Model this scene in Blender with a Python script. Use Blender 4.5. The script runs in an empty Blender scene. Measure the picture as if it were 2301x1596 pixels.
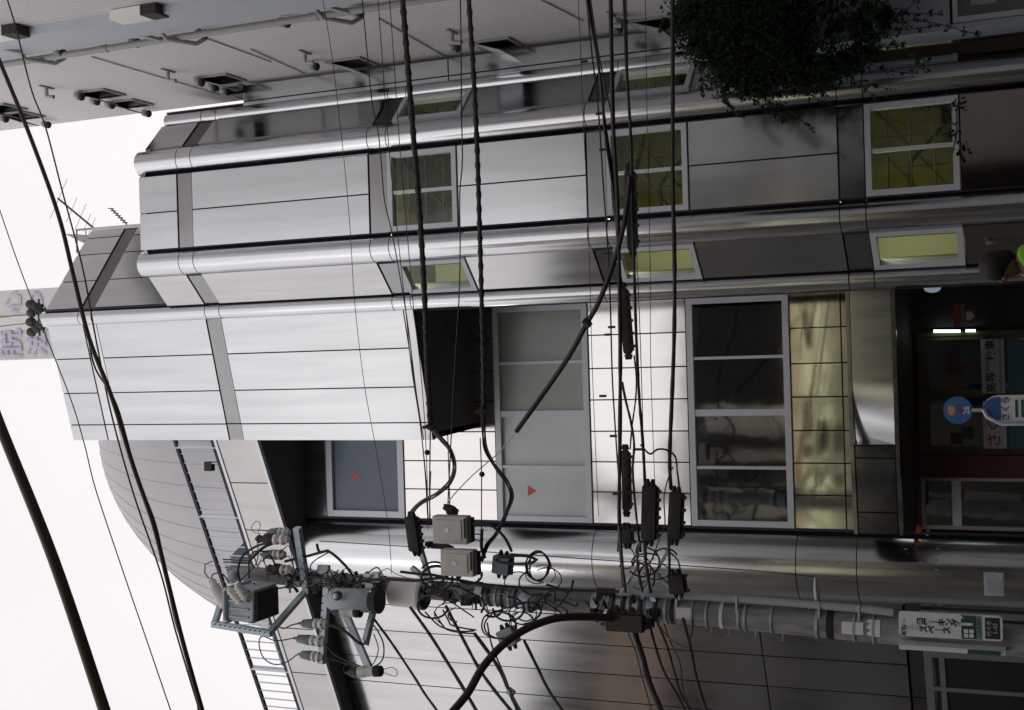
import bpy, bmesh, math, random
from mathutils import Vector, Matrix
random.seed(7)
S = bpy.context.scene
COL = S.collection
rad = math.radians

# ------------------------------------------------------------------ camera
PITCH, ROLL, FOC, EYE = rad(23.0), rad(1.68), 2840.0, 1.5
cp, sp, ca, sa = math.cos(PITCH), math.sin(PITCH), math.cos(ROLL), math.sin(ROLL)
_u0 = Vector((0, -sp, cp)); _r0 = Vector((1, 0, 0)); FWD = Vector((0, cp, sp))
UP = ca*_u0 + sa*_r0; RT = ca*_r0 - sa*_u0
cam = bpy.data.cameras.new('camera'); co = bpy.data.objects.new('camera', cam); COL.objects.link(co)
# the photograph was taken with the camera turned on its side
cr, cu, cb = -UP, RT, -FWD
co.matrix_world = Matrix(((cr.x, cu.x, cb.x, 0), (cr.y, cu.y, cb.y, 0), (cr.z, cu.z, cb.z, EYE), (0, 0, 0, 1)))
cam.sensor_width = 36; cam.lens = FOC/2301*36; cam.clip_end = 2000; cam.clip_start = 0.05
S.camera = co

# ------------------------------------------------------------------ sky, sun, exposure
SUN_EL, SUN_AZ = rad(14), rad(222)      # low sun behind the photographer, veiled by cloud
w = bpy.data.worlds.new('World'); S.world = w; w.use_nodes = True
nt = w.node_tree; bg = nt.nodes['Background']
sky = nt.nodes.new('ShaderNodeTexSky'); sky.sky_type = 'NISHITA'; sky.sun_disc = False
sky.sun_elevation = SUN_EL; sky.sun_rotation = SUN_AZ; sky.air_density = 1.0; sky.dust_density = 4.0; sky.ozone_density = 1.0
hs = nt.nodes.new('ShaderNodeHueSaturation'); hs.inputs['Saturation'].default_value = 0.22
tcw = nt.nodes.new('ShaderNodeTexCoord'); nzw = nt.nodes.new('ShaderNodeTexNoise'); nzw.inputs['Scale'].default_value = 1.6; nzw.inputs['Detail'].default_value = 4
mrw = nt.nodes.new('ShaderNodeMapRange'); mrw.inputs['From Min'].default_value = .3; mrw.inputs['From Max'].default_value = .7; mrw.inputs['To Min'].default_value = .94; mrw.inputs['To Max'].default_value = 1.05
mlw = nt.nodes.new('ShaderNodeVectorMath'); mlw.operation = 'SCALE'
nt.links.new(tcw.outputs['Generated'], nzw.inputs['Vector']); nt.links.new(nzw.outputs['Fac'], mrw.inputs['Value'])
nt.links.new(sky.outputs[0], hs.inputs['Color']); nt.links.new(mrw.outputs[0], mlw.inputs['Scale'])
mxw = nt.nodes.new('ShaderNodeMix'); mxw.data_type = 'RGBA'; mxw.inputs['Factor'].default_value = .88   # thick even cloud over the clear sky
mxw.inputs['B'].default_value = (7.55, 7.2, 7.25, 1); nt.links.new(hs.outputs[0], mxw.inputs['A']); nt.links.new(mxw.outputs['Result'], mlw.inputs[0])
nt.links.new(mlw.outputs[0], bg.inputs['Color']); bg.inputs['Strength'].default_value = 0.13
sl = bpy.data.lights.new('sun', 'SUN'); sl.energy = 1.0; sl.angle = rad(22); sl.color = (1, .97, .93)
so = bpy.data.objects.new('sun', sl); COL.objects.link(so)
sd = Vector((math.sin(SUN_AZ)*math.cos(SUN_EL), math.cos(SUN_AZ)*math.cos(SUN_EL), math.sin(SUN_EL)))
so.rotation_euler = sd.to_track_quat('Z', 'Y').to_euler(); so.location = sd*60
S.view_settings.view_transform = 'Standard'; S.view_settings.look = 'None'
S.view_settings.exposure = 0.12; S.view_settings.gamma = 1
S.view_settings.use_curve_mapping = False
S.cycles.max_bounces = 8; S.cycles.glossy_bounces = 5; S.cycles.transparent_max_bounces = 10

# ------------------------------------------------------------------ measuring: photo position (2301x1596) + real distance -> metres
def ray(X, Y):
    d = FWD + RT*((798-Y)/FOC) + UP*((1150.5-X)/FOC)
    return d.x/d.y, d.z/d.y
def at(X, Y, y):
    a, b = ray(X, Y); return Vector((a*y, y, EYE+b*y))
def atx(X, Y, x):
    a, b = ray(X, Y); y = x/a; return Vector((x, y, EYE+b*y))
def zat(X, Y, y): return EYE + ray(X, Y)[1]*y

# ------------------------------------------------------------------ object helpers
def tag(o, label=None, cat=None, group=None, kind=None):
    if label: o['label'] = label
    if cat: o['category'] = cat
    if group: o['group'] = group
    if kind: o['kind'] = kind
    return o
def empty(name, loc=(0, 0, 0), label=None, cat=None, group=None):
    o = bpy.data.objects.new(name, None); COL.objects.link(o); o.location = loc; o.empty_display_size = .2
    return tag(o, label, cat, group)
def basis(d):
    d = Vector(d).normalized()
    a = Vector((0, 0, 1)) if abs(d.z) < .9 else Vector((1, 0, 0))
    s = d.cross(a).normalized(); return s, d.cross(s).normalized()
class M:
    def __init__(s): s.v = []; s.f = []; s.sm = []
    def add(s, vs, fs, smooth=False):
        n = len(s.v); s.v += [tuple(v) for v in vs]; s.f += [tuple(i+n for i in f) for f in fs]; s.sm += [smooth]*len(fs); return s
    def hexa(s, c): # 8 corners: bottom 4, top 4
        return s.add(c, [(0, 3, 2, 1), (4, 5, 6, 7), (0, 1, 5, 4), (1, 2, 6, 5), (2, 3, 7, 6), (3, 0, 4, 7)])
    def box(s, a, b):
        x0, y0, z0 = a; x1, y1, z1 = b
        x0, x1 = min(x0, x1), max(x0, x1); y0, y1 = min(y0, y1), max(y0, y1); z0, z1 = min(z0, z1), max(z0, z1)
        return s.hexa([(x0, y0, z0), (x1, y0, z0), (x1, y1, z0), (x0, y1, z0), (x0, y0, z1), (x1, y0, z1), (x1, y1, z1), (x0, y1, z1)])
    def obox(s, c, hx, hy, hz): # centre and three half vectors
        c, hx, hy, hz = map(Vector, (c, hx, hy, hz))
        return s.hexa([c-hx-hy-hz, c+hx-hy-hz, c+hx+hy-hz, c-hx+hy-hz, c-hx-hy+hz, c+hx-hy+hz, c+hx+hy+hz, c-hx+hy+hz])
    def bar(s, a, b, w, h, up=(0, 0, 1)):
        a, b = Vector(a), Vector(b); d = (b-a).normalized(); up = Vector(up)
        if abs(d.dot(up)) > .95: up = Vector((0, 1, 0))
        sd_ = d.cross(up).normalized(); u = sd_.cross(d).normalized()
        return s.obox((a+b)/2, (b-a)/2, sd_*w/2, u*h/2)
    def tube(s, pts, r, n=8, cap=True, rr=None):
        pts = [Vector(p) for p in pts]; vs = []; fs = []
        for i, p in enumerate(pts):
            d = (pts[min(i+1, len(pts)-1)]-pts[max(i-1, 0)])
            if d.length < 1e-6: d = Vector((0, 0, 1))
            if i == 0: a, b = basis(d)
            else:
                d.normalize(); a = (a-d*a.dot(d)).normalized(); b = d.cross(a)
            q = rr[i] if rr else r
            for k in range(n):
                t = 2*math.pi*k/n; vs.append(p+a*(q*math.cos(t))+b*(q*math.sin(t)))
        for i in range(len(pts)-1):
            for k in range(n):
                k2 = (k+1) % n; fs.append((i*n+k, i*n+k2, (i+1)*n+k2, (i+1)*n+k))
        s.add(vs, fs, True)
        if cap:
            m = len(pts)-1
            s.add(vs[:n], [tuple(range(n-1, -1, -1))]); s.add(vs[m*n:], [tuple(range(n))])
        return s
    def lathe(s, base, ax, prof, n=20): # prof: (dist along axis, radius)
        base = Vector(base); ax = Vector(ax).normalized(); a, b = basis(ax); vs = []; fs = []
        for h, r in prof:
            for k in range(n):
                t = 2*math.pi*k/n; vs.append(base+ax*h+a*(r*math.cos(t))+b*(r*math.sin(t)))
        for i in range(len(prof)-1):
            for k in range(n):
                k2 = (k+1) % n; fs.append((i*n+k, i*n+k2, (i+1)*n+k2, (i+1)*n+k))
        s.add(vs, fs, True); m = len(prof)-1
        s.add(vs[:n], [tuple(range(n-1, -1, -1))]); s.add(vs[m*n:], [tuple(range(n))]); return s
    def poly(s, pts, d): # polygon extruded by vector d
        pts = [Vector(p) for p in pts]; d = Vector(d); n = len(pts)
        fs = [tuple(range(n)), tuple(range(2*n-1, n-1, -1))]+[(i, i+n, (i+1) % n+n, (i+1) % n) for i in range(n)]
        return s.add(pts+[p+d for p in pts], fs)
    def ball(s, c, r, n=10, sc=(1, 1, 1)):
        c = Vector(c); vs = []; fs = []
        for i in range(n+1):
            ph = math.pi*i/n
            for k in range(n*2):
                t = math.pi*k/n; vs.append(c+Vector((r*sc[0]*math.sin(ph)*math.cos(t), r*sc[1]*math.sin(ph)*math.sin(t), r*sc[2]*math.cos(ph))))
        for i in range(n):
            for k in range(n*2):
                k2 = (k+1) % (n*2); fs.append((i*n*2+k, (i+1)*n*2+k, (i+1)*n*2+k2, i*n*2+k2))
        return s.add(vs, fs, True)
    def build(s, name, mat, parent=None, bevel=0):
        me = bpy.data.meshes.new(name); me.from_pydata(s.v, [], s.f); me.materials.append(mat)
        me.polygons.foreach_set('use_smooth', s.sm); me.update()
        if len(s.f) < 3000:
            bm = bmesh.new(); bm.from_mesh(me); bmesh.ops.recalc_face_normals(bm, faces=bm.faces); bm.to_mesh(me); bm.free()
        o = bpy.data.objects.new(name, me); COL.objects.link(o)
        if parent is not None:
            o.parent = parent
            if not parent.parent: o.matrix_parent_inverse = Matrix.Translation(-Vector(parent.location))
        if bevel:
            b = o.modifiers.new('b', 'BEVEL'); b.width = bevel; b.segments = 2; b.limit_method = 'ANGLE'
        return o
def struct(name, m, mat): return tag(m.build(name, mat), kind='structure')
def text(body, size, loc, right, up, mat, parent, name='lettering', depth=.001, sx=1.0, bold=0.0):
    c = bpy.data.curves.new('t', 'FONT'); c.body = body; c.size = size; c.extrude = depth; c.align_x = 'CENTER'; c.align_y = 'CENTER'; c.offset = bold
    o = bpy.data.objects.new('t', c); COL.objects.link(o)
    dg = bpy.context.evaluated_depsgraph_get(); me = bpy.data.meshes.new_from_object(o.evaluated_get(dg))
    bpy.data.objects.remove(o); me.materials.clear(); me.materials.append(mat)
    r = Vector(right).normalized(); u = Vector(up).normalized(); n = r.cross(u)
    me.transform(Matrix(((r.x*sx, u.x, n.x, loc[0]), (r.y*sx, u.y, n.y, loc[1]), (r.z*sx, u.z, n.z, loc[2]), (0, 0, 0, 1))))
    o = bpy.data.objects.new(name, me); COL.objects.link(o)
    o.parent = parent
    if not parent.parent: o.matrix_parent_inverse = Matrix.Translation(-Vector(parent.location))
    return o

# ------------------------------------------------------------------ materials
def mat(name, col, rough=.6, metal=0, spec=.5, noise=0, nscale=6, bump=0, bscale=40, stretch=(1, 1, 1), emit=None, est=1, aniso=0, wave=0, wscale=1.0, wstretch=(1, 1, 1), dirt=None):
    m = bpy.data.materials.new(name); m.use_nodes = True; n = m.node_tree.nodes; l = m.node_tree.links
    p = n['Principled BSDF']; p.inputs['Base Color'].default_value = (*col, 1); p.inputs['Roughness'].default_value = rough
    p.inputs['Metallic'].default_value = metal; p.inputs['Specular IOR Level'].default_value = spec
    tc = n.new('ShaderNodeTexCoord')
    def nz(sc, st, det=4):
        mp = n.new('ShaderNodeMapping'); mp.inputs['Scale'].default_value = st; x = n.new('ShaderNodeTexNoise')
        x.inputs['Scale'].default_value = sc; x.inputs['Detail'].default_value = det
        l.new(tc.outputs['Object'], mp.inputs[0]); l.new(mp.outputs[0], x.inputs['Vector']); return x.outputs['Fac']
    if noise:
        f = nz(nscale, stretch); rp = n.new('ShaderNodeMapRange'); rp.inputs['From Min'].default_value = .25; rp.inputs['From Max'].default_value = .75
        rp.inputs['To Min'].default_value = 1-noise; rp.inputs['To Max'].default_value = 1+noise
        v = n.new('ShaderNodeVectorMath'); v.operation = 'SCALE'; v.inputs[0].default_value = col
        l.new(f, rp.inputs['Value']); l.new(rp.outputs[0], v.inputs['Scale']); l.new(v.outputs[0], p.inputs['Base Color'])
        if metal:
            r2 = n.new('ShaderNodeMapRange'); r2.inputs['From Min'].default_value = .3; r2.inputs['From Max'].default_value = .7
            r2.inputs['To Min'].default_value = rough*.85; r2.inputs['To Max'].default_value = rough*1.2
            l.new(f, r2.inputs['Value']); l.new(r2.outputs[0], p.inputs['Roughness'])
    nrm = None
    if bump:
        b = n.new('ShaderNodeBump'); b.inputs['Strength'].default_value = bump; b.inputs['Distance'].default_value = .01
        l.new(nz(bscale, stretch), b.inputs['Height']); nrm = b
    if wave:
        b = n.new('ShaderNodeBump'); b.inputs['Strength'].default_value = wave; b.inputs['Distance'].default_value = .05
        l.new(nz(wscale, wstretch, 2), b.inputs['Height'])
        if nrm: l.new(nrm.outputs[0], b.inputs['Normal'])
        nrm = b
    if nrm: l.new(nrm.outputs[0], p.inputs['Normal'])
    if emit: p.inputs['Emission Color'].default_value = (*emit, 1); p.inputs['Emission Strength'].default_value = est
    return m
BR = (1, 1, 60)
steel = mat('brushed_steel', (.61, .63, .655), .16, 1, noise=.09, nscale=1.2, stretch=(4.5, 4.5, .35), wave=.012, wscale=.7)
steel_c = mat('column_steel', (.66, .675, .70), .19, 1, noise=.07, nscale=1.6, stretch=(4, 4, .4), wave=.015, wscale=.8, wstretch=(1, 1, .6))
steel_t = mat('tile_steel', (.88, .865, .84), .13, 1, noise=.04, nscale=1.4, stretch=(4, 4, .4), wave=.06, wscale=1.2)
steel_w = mat('wavy_steel', (.55, .54, .51), .085, 1, noise=.04, nscale=2, wave=.010, wscale=2.2, wstretch=(2, 1, .3))
steel_k = mat('shaded_band_steel', (.17, .16, .16), .4, 1)  # band steel copy, shade of the right-turned sides put into its colour
steel_b = mat('band_steel', (.31, .31, .32), .13, 1, noise=.06, nscale=3)
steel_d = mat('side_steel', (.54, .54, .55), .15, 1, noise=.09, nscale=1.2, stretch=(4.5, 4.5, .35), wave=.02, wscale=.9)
steel_f = mat('fascia_steel', (.42, .41, .41), .3, .8, noise=.05, nscale=1.2, stretch=(4, 4, .4))
steel_g = mat('shaded_base_steel', (.30, .27, .25), .06, 1, noise=.1, nscale=1.5, wave=.03)  # darker copy of the steel: dim street reflections put into colour, plus grime
joint = mat('joint_dark', (.03, .03, .045), .8)
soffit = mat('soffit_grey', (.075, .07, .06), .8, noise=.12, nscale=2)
alu = mat('aluminium_frame', (.48, .50, .54), .38, .65)
aluw = mat('white_frame', (.60, .63, .69), .42, .2)
conc = mat('pole_concrete', (.26, .265, .27), .85, noise=.45, nscale=5, stretch=(2, 2, .6), bump=.5, bscale=60)
galv = mat('galvanised', (.44, .52, .58), .45, .55, noise=.15, nscale=15)
blk = mat('black_rubber', (.016, .015, .014), .55)
blk2 = mat('dark_plastic', (.022, .021, .019), .7, noise=.3, nscale=30)
ylw = mat('brown_jacket', (.045, .022, .006), .5)
beige = mat('beige_box', (.56, .53, .50), .6, noise=.06, nscale=12)
cream = mat('cream_cover', (.80, .78, .78), .5, noise=.06, nscale=6)
tgrey = mat('transformer_paint', (.44, .50, .56), .5, noise=.08, nscale=8)
porc = mat('white_porcelain', (.72, .72, .70), .25)
pinkp = mat('pink_band', (.55, .33, .30), .4)
grsl = mat('grey_sleeve', (.16, .20, .24), .5)
asph = mat('asphalt', (.05, .05, .052), .9, noise=.3, nscale=30, bump=.5, bscale=120)
pave = mat('pavement', (.08, .078, .075), .9, noise=.2, nscale=6, bump=.3, bscale=60)
white_p = mat('white_paint', (.8, .8, .8), .6)
signw = mat('sign_white', (.74, .76, .82), .4)
signk = mat('sign_black', (.02, .025, .03), .5)
signg = mat('sign_green', (.02, .09, .075), .5)
signr = mat('sign_red', (.5, .03, .03), .5)
red = mat('red_film', (.62, .10, .07), .5)
tile = None
def tiled_wall(name, col, line, sx, sz, rough=.7, lw=.04):
    m = mat(name, col, rough); n = m.node_tree.nodes; l = m.node_tree.links; p = n['Principled BSDF']
    tc = n.new('ShaderNodeTexCoord'); sp_ = n.new('ShaderNodeSeparateXYZ'); l.new(tc.outputs['Object'], sp_.inputs[0])
    ad = n.new('ShaderNodeMath'); ad.operation = 'ADD'; l.new(sp_.outputs['X'], ad.inputs[0]); l.new(sp_.outputs['Y'], ad.inputs[1])
    cb_ = n.new('ShaderNodeCombineXYZ'); l.new(ad.outputs[0], cb_.inputs['X']); l.new(sp_.outputs['Z'], cb_.inputs['Y'])
    b = n.new('ShaderNodeTexBrick'); b.inputs['Scale'].default_value = 1; b.inputs['Brick Width'].default_value = sx; b.inputs['Row Height'].default_value = sz
    b.inputs['Mortar Size'].default_value = lw*sz; b.offset = 0
    b.inputs['Color1'].default_value = (*col, 1); b.inputs['Color2'].default_value = (*[c*.93 for c in col], 1); b.inputs['Mortar'].default_value = (*line, 1)
    l.new(cb_.outputs[0], b.inputs['Vector']); l.new(b.outputs['Color'], p.inputs['Base Color']); return m
gtile = tiled_wall('grey_mosaic_tile', (.70, .68, .70), (.50, .48, .50), .10, .05, lw=.12)
gcol = mat('blue_grey_paint', (.46, .50, .56), .6, noise=.05, nscale=3)
gpipe = mat('pipe_grey', (.33, .33, .34), .6)
whitewall = mat('white_stucco', (.30, .345, .42), .85, noise=.08, nscale=4, bump=.3, bscale=50)
brownb = mat('brown_cladding', (.045, .028, .02), .7, noise=.2, nscale=3)
darkw = mat('dark_wall', (.03, .027, .024), .8, noise=.2, nscale=3)
redb = mat('red_brown_wall', (.085, .022, .014), .6, noise=.2, nscale=4)
room_y = mat('stair_wall', (.19, .175, .055), .8, noise=.3, nscale=2)
room_c = mat('stair_wall_cream', (.40, .385, .2), .8, noise=.05, nscale=2)
step_m = mat('stair_step', (.15, .13, .04), .7)
rail_m = mat('stair_rail', (.03, .035, .02), .5)
room_d = mat('dark_room', (.03, .03, .025), .9)
film = mat('frosted_film', (.28, .30, .27), .22, spec=.8, noise=.1, nscale=1.5)
film_l = mat('frosted_film_reflecting', (.60, .65, .64), .2, spec=.8, noise=.1, nscale=1.5)  # same film made paler, with the light reflection put into its colour
film_b = mat('blue_blind', (.10, .145, .19), .25, spec=.6, noise=.07, nscale=2)
lamp_w = mat('lamp_glow', (1, 1, 1), .5, emit=(1, .93, .72), est=6)
tube_g = mat('tube_lamp_glow', (1, 1, 1), .5, emit=(.75, 1, .85), est=3)
def glass(name, tint, fac, rough=.02):
    m = bpy.data.materials.new(name); m.use_nodes = True; n = m.node_tree.nodes; l = m.node_tree.links; n.remove(n['Principled BSDF'])
    t = n.new('ShaderNodeBsdfTransparent'); t.inputs[0].default_value = (*tint, 1); g = n.new('ShaderNodeBsdfGlossy'); g.inputs['Roughness'].default_value = rough
    g.inputs[0].default_value = (.9, .92, .95, 1)
    fr = n.new('ShaderNodeFresnel'); fr.inputs['IOR'].default_value = 1.5; a = n.new('ShaderNodeMath'); a.operation = 'MULTIPLY_ADD'; a.inputs[1].default_value = 1.2; a.inputs[2].default_value = fac
    a.use_clamp = True; mx = n.new('ShaderNodeMixShader'); l.new(fr.outputs[0], a.inputs[0]); ge = n.new('ShaderNodeNewGeometry'); iv = n.new('ShaderNodeMath'); iv.operation = 'SUBTRACT'; iv.inputs[0].default_value = 1; l.new(ge.outputs['Backfacing'], iv.inputs[1])
    ml = n.new('ShaderNodeMath'); ml.operation = 'MULTIPLY'; l.new(a.outputs[0], ml.inputs[0]); l.new(iv.outputs[0], ml.inputs[1]); l.new(ml.outputs[0], mx.inputs[0]); l.new(t.outputs[0], mx.inputs[1]); l.new(g.outputs[0], mx.inputs[2])
    # slightly uneven float glass
    tc = n.new('ShaderNodeTexCoord'); nz = n.new('ShaderNodeTexNoise'); nz.inputs['Scale'].default_value = 1.5; b = n.new('ShaderNodeBump'); b.inputs['Strength'].default_value = .12; b.inputs['Distance'].default_value = .02
    l.new(tc.outputs['Object'], nz.inputs['Vector']); l.new(nz.outputs['Fac'], b.inputs['Height']); l.new(b.outputs[0], g.inputs['Normal'])
    l.new(mx.outputs[0], n['Material Output'].inputs[0]); return m
clear = glass('clear_glass', (.86, .9, .84), .0)
dglass = glass('dark_glass', (.35, .38, .33), .36, .045)

# ------------------------------------------------------------------ facets (upright wall planes)
class Facet:
    def __init__(s, p0, p1):
        s.p0 = Vector((*p0, 0)); s.d = (Vector((*p1, 0))-s.p0); s.L = s.d.length; s.d.normalize()
        s.n = Vector((s.d.y, -s.d.x, 0))    # outward, towards the street
    def P(s, u, z, o=0): v = s.p0+s.d*u+s.n*o; return Vector((v.x, v.y, z))
    def u(s, X, Y):
        a, b = ray(X, Y); # a*y = x
        # p0.x + d.x*t = a*(p0.y + d.y*t)
        t = (a*s.p0.y-s.p0.x)/(s.d.x-a*s.d.y); return t
    def z(s, X, Y):
        a, b = ray(X, Y); return EYE+b*(s.p0.y+s.d.y*s.u(X, Y))
    def slab(s, m, u0, u1, z0, z1, o0=0, o1=-.03, wob=0.0):
        q = [random.uniform(-wob, wob) for _ in range(4)]
        m.hexa([s.P(u0, z0, o0+q[0]), s.P(u1, z0, o0+q[1]), s.P(u1, z0, o1), s.P(u0, z0, o1),
                s.P(u0, z1, o0+q[2]), s.P(u1, z1, o0+q[3]), s.P(u1, z1, o1), s.P(u0, z1, o1)])
    def panels(s, us, zs, mt, par, g=.009, o=0, wob=.0015, name='wall_panels', back=True):
        m = M(); b = M()
        for i in range(len(us)-1):
            for j in range(len(zs)-1):
                s.slab(m, us[i]+g, us[i+1]-g, zs[j]+g, zs[j+1]-g, o, o-.03, wob)
        m.build(name, mt, par)
        if back:
            s.slab(b, us[0], us[-1], zs[0], zs[-1], o-.031, o-.10); b.build('joint_backing', joint, par)
    def window(s, u0, u1, z0, z1, par, cols=(.5,), fw=.055, fm=aluw, pane=clear, o=.02, thick=(), pm=None, sash=True):
        f = M(); dp = -.09
        s.slab(f, u0, u1, z0, z0+fw, o, dp); s.slab(f, u0, u1, z1-fw, z1, o, dp)
        s.slab(f, u0, u0+fw, z0+fw, z1-fw, o-.002, dp); s.slab(f, u1-fw, u1, z0+fw, z1-fw, o-.002, dp)
        W = f.build('window', fm, par)
        e = [u0+fw]+[u0+(u1-u0)*c for c in cols]+[u1-fw]
        for i, c in enumerate(cols):
            uu = u0+(u1-u0)*c; h = (.045 if i in thick else .020)
            mm = M(); s.slab(mm, uu-h, uu+h, z0+fw, z1-fw, o-.012, dp+.02); mm.build('mullion', fm, W)
        for i in range(len(e)-1):
            pp = M(); of = -.035-.018*(i % 2)
            s.slab(pp, e[i], e[i+1], z0+fw, z1-fw, of, of-.006)
            pp.build('pane', (pm[i] if pm else pane), W)
        s.slab(M(), 0, 1, 0, 1)
        return W

BLD = empty('steel_building', (0, 15, 0), 'brushed stainless steel building with round column strips, lit stair windows and overhanging top storey', 'building')
FT = Facet((1.634, 14.5), (2.680, 14.5))
FL = Facet((.86, 15.06), (1.27, 14.65))
FR = Facet((3.09, 14.65), (3.49, 15.05))
FB = Facet((3.607, 15.15), (3.962, 15.15))
FX = Facet((-1.150, 15.643), (.657, 15.15))
FU = Facet((.90, 15.12), (2.2, 16.17))
FW = Facet((-2.43, 17.0), (.74, 17.0))
FS = Facet((-6.6, 18.30), (-1.0, 15.69))
FLW = Facet((-8.2, 19.45), (-3.42, 17.22))
zt = lambda X: FT.z(X, 410)
ztop = zt(311); Z3b, Z3t = zt(828), zt(868)        # band over level 3 window
B0, B1 = zt(430), zt(397)
lv = []
for bt, wt, wb in ((828, 870, 1028), (1318, 1362, 1548), (1885, 1944, 2160)):
    lv.append((zt(bt), zt(wt), zt(wb)))
Zb = [lv[0][0], lv[0][1], lv[0][2], lv[1][0], lv[1][1], lv[1][2], lv[2][0], lv[2][1], lv[2][2]]
print('levels', [round(z, 2) for z in Zb], round(ztop, 2), B0, B1)
Lh = FT.L/2

# --- stair tower fronts
for F, us, sm, win in ((FT, [0, Lh, FT.L], steel, 'f'), (FL, [0, FL.L], steel_d, 'l'), (FR, [0, FR.L], steel_d, 'r')):
    m = [0, F.L]
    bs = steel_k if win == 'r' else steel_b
    F.panels(us, [B1, ztop], sm, BLD); F.panels(m, [B0, B1], bs, BLD, o=-.015, name='wall_band')
    F.panels(us, [Zb[0], B0], sm, BLD)
    F.panels(m, [Zb[1], Zb[0]], bs, BLD, o=-.02, name='wall_band')
    F.panels(us, [Zb[3], Zb[2]], sm, BLD); F.panels(m, [Zb[4], Zb[3]], bs, BLD, o=-.02, name='wall_band')
    F.panels(us, [Zb[6], Zb[5]], sm, BLD); F.panels(m, [Zb[7], Zb[6]], bs, BLD, o=-.02, name='wall_band')
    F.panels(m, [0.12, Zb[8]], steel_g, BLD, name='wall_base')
    for (zb, zw, zl) in lv:
        W = F.window(.012, F.L-.012, zl+.01, zw-.01, BLD, cols=((.49,) if win == 'f' else ()), fw=.065)
        if win != 'l':
            b = M()
            for k in (.27, .52, .77):
                b.tube([F.P(.08, zl+(zw-zl)*k, -.16), F.P(F.L-.08, zl+(zw-zl)*k, -.16)], .011, 6)
            b.build('guard_bars', mat('bar_paint', (.10, .12, .10), .5), W)
FB.panels([0, .12, FB.L], [.12, zat(1008, 190, 15.15), FB.z(545, 220)], steel, BLD)

# --- column strips
def column(cx, cy, r, breaks, par=BLD, a0=-200, a1=20, mt=steel_c, name='column_strip', cap=True):
    m = M(); N = 22
    for j in range(len(breaks)-1):
        z0, z1 = breaks[j]+.006, breaks[j+1]-.006; vs = []; fs = []
        for k in range(N+1):
            t = rad(a0+(a1-a0)*k/N); x, y = cx+r*math.cos(t), cy+r*math.sin(t); vs += [(x, y, z0), (x, y, z1)]
        fs = [(2*k, 2*k+2, 2*k+3, 2*k+1) for k in range(N)]
        m.add(vs, fs, True)
    m.add(*(lambda ps: (ps, [tuple(range(len(ps)))]))([(cx+r*math.cos(rad(a0+(a1-a0)*k/N)), cy+r*math.sin(rad(a0+(a1-a0)*k/N)), breaks[-1]-.006) for k in range(N+1)]))
    o = m.build(name, mt, par)
    c = M(); c.tube([(cx, cy, breaks[0]), (cx, cy, breaks[-1]-.02)], r-.018, 24); c.build('column_core', joint, par)
    # dark reveal on both sides
    return o
TB = [.12]+sorted([Zb[7], Zb[6], Zb[4], Zb[3], Zb[1], Zb[0], B0, B1, ztop+.06])
column(1.452, 14.66, .182, TB); column(2.885, 14.66, .182, TB)
TB2 = [.12]+sorted([Zb[7], Zb[6], Zb[4], Zb[3], Zb[1], Zb[0], B0, B1])
xb = [FX.z(217, 735), FX.z(187, 735)]; ZX = 15.70
column(.76, 15.16, .118, TB2+[xb[0], xb[1], ZX+.06])
column(3.565, 15.21, .12, TB2+[ztop])
m = M()   # dark reveals beside the columns
for (x, y) in ((1.262, 14.672), (1.64, 14.53), (2.675, 14.53), (3.09, 14.68), (.885, 15.08), (.645, 15.18), (3.47, 15.10), (3.70, 15.17)):
    m.box((x-.012, y, .12), (x+.012, y+.12, ztop if x > 1 else ZX))
m.build('column_reveals', joint, BLD)
# tower roof slab and hidden sides
m = M(); m.poly([(1.27, 14.66, ztop-.1), (1.634, 14.52, ztop-.1), (2.68, 14.52, ztop-.1), (3.09, 14.66, ztop-.1), (3.49, 15.06, ztop-.1), (3.6, 15.2, ztop-.1), (3.6, 20, ztop-.1), (.9, 20, ztop-.1), (.9, 15.1, ztop-.1)], (0, 0, .06)); m.build('tower_roof', steel_b, BLD)

# --- overhanging top box
ub = [FX.u(500, 991), FX.u(500, 953), FX.u(500, 878), FX.u(500, 796), FX.L]; ub[0] = 0
ZB = 9.36; b2 = [FX.z(499, 735), FX.z(466, 735)]
zl_ = FX.z(912, 735)
FX.panels(ub, [xb[1], ZX], steel, BLD); FX.panels(ub[:1]+ub[1:2]+ub[-1:], xb, steel_c, BLD, o=-.008, name='wall_band')
FX.panels(ub, [b2[1], xb[0]], steel, BLD); FX.panels([ub[0], ub[1], ub[-1]], b2, steel_b, BLD, o=-.012, name='wall_band')
FX.panels(ub, [zl_, b2[0]], steel, BLD)
FX.panels([ub[0], ub[1], ub[-1]], [ZB, zl_], steel_d, BLD, o=0.0, name='lower_lip')
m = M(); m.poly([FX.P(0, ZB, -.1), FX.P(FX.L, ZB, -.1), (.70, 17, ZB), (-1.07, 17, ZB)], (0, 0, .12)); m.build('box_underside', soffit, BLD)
m = M(); m.poly([FX.P(0, ZB, -.1), (-1.07, 17, ZB), (-1.3, 19.5, ZB), (-1.3, 19.5, ZX), (-1.07, 17, ZX), FX.P(0, ZX, -.1)], (.08, 0, 0)); m.build('box_side_wall', steel_d, BLD)
m = M(); m.poly([FX.P(0, ZX-.12, -.1), FX.P(FX.L, ZX-.12, -.1), (.9, 15.2, ZX-.12), (2.2, 16.25, ZX-.12), (2.2, 20, ZX-.12), (-1.3, 20, ZX-.12)], (0, 0, .05)); m.build('box_roof', steel_b, BLD)
us = [0, FU.L*.34, FU.L*.68, FU.L*.9, FU.L]
FU.panels(us, [xb[1], ZX], steel_d, BLD); FU.panels([0, FU.L], xb, steel_k, BLD, o=-.015, name='wall_band'); FU.panels(us, [ztop-.05, xb[0]], steel_d, BLD)
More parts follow.
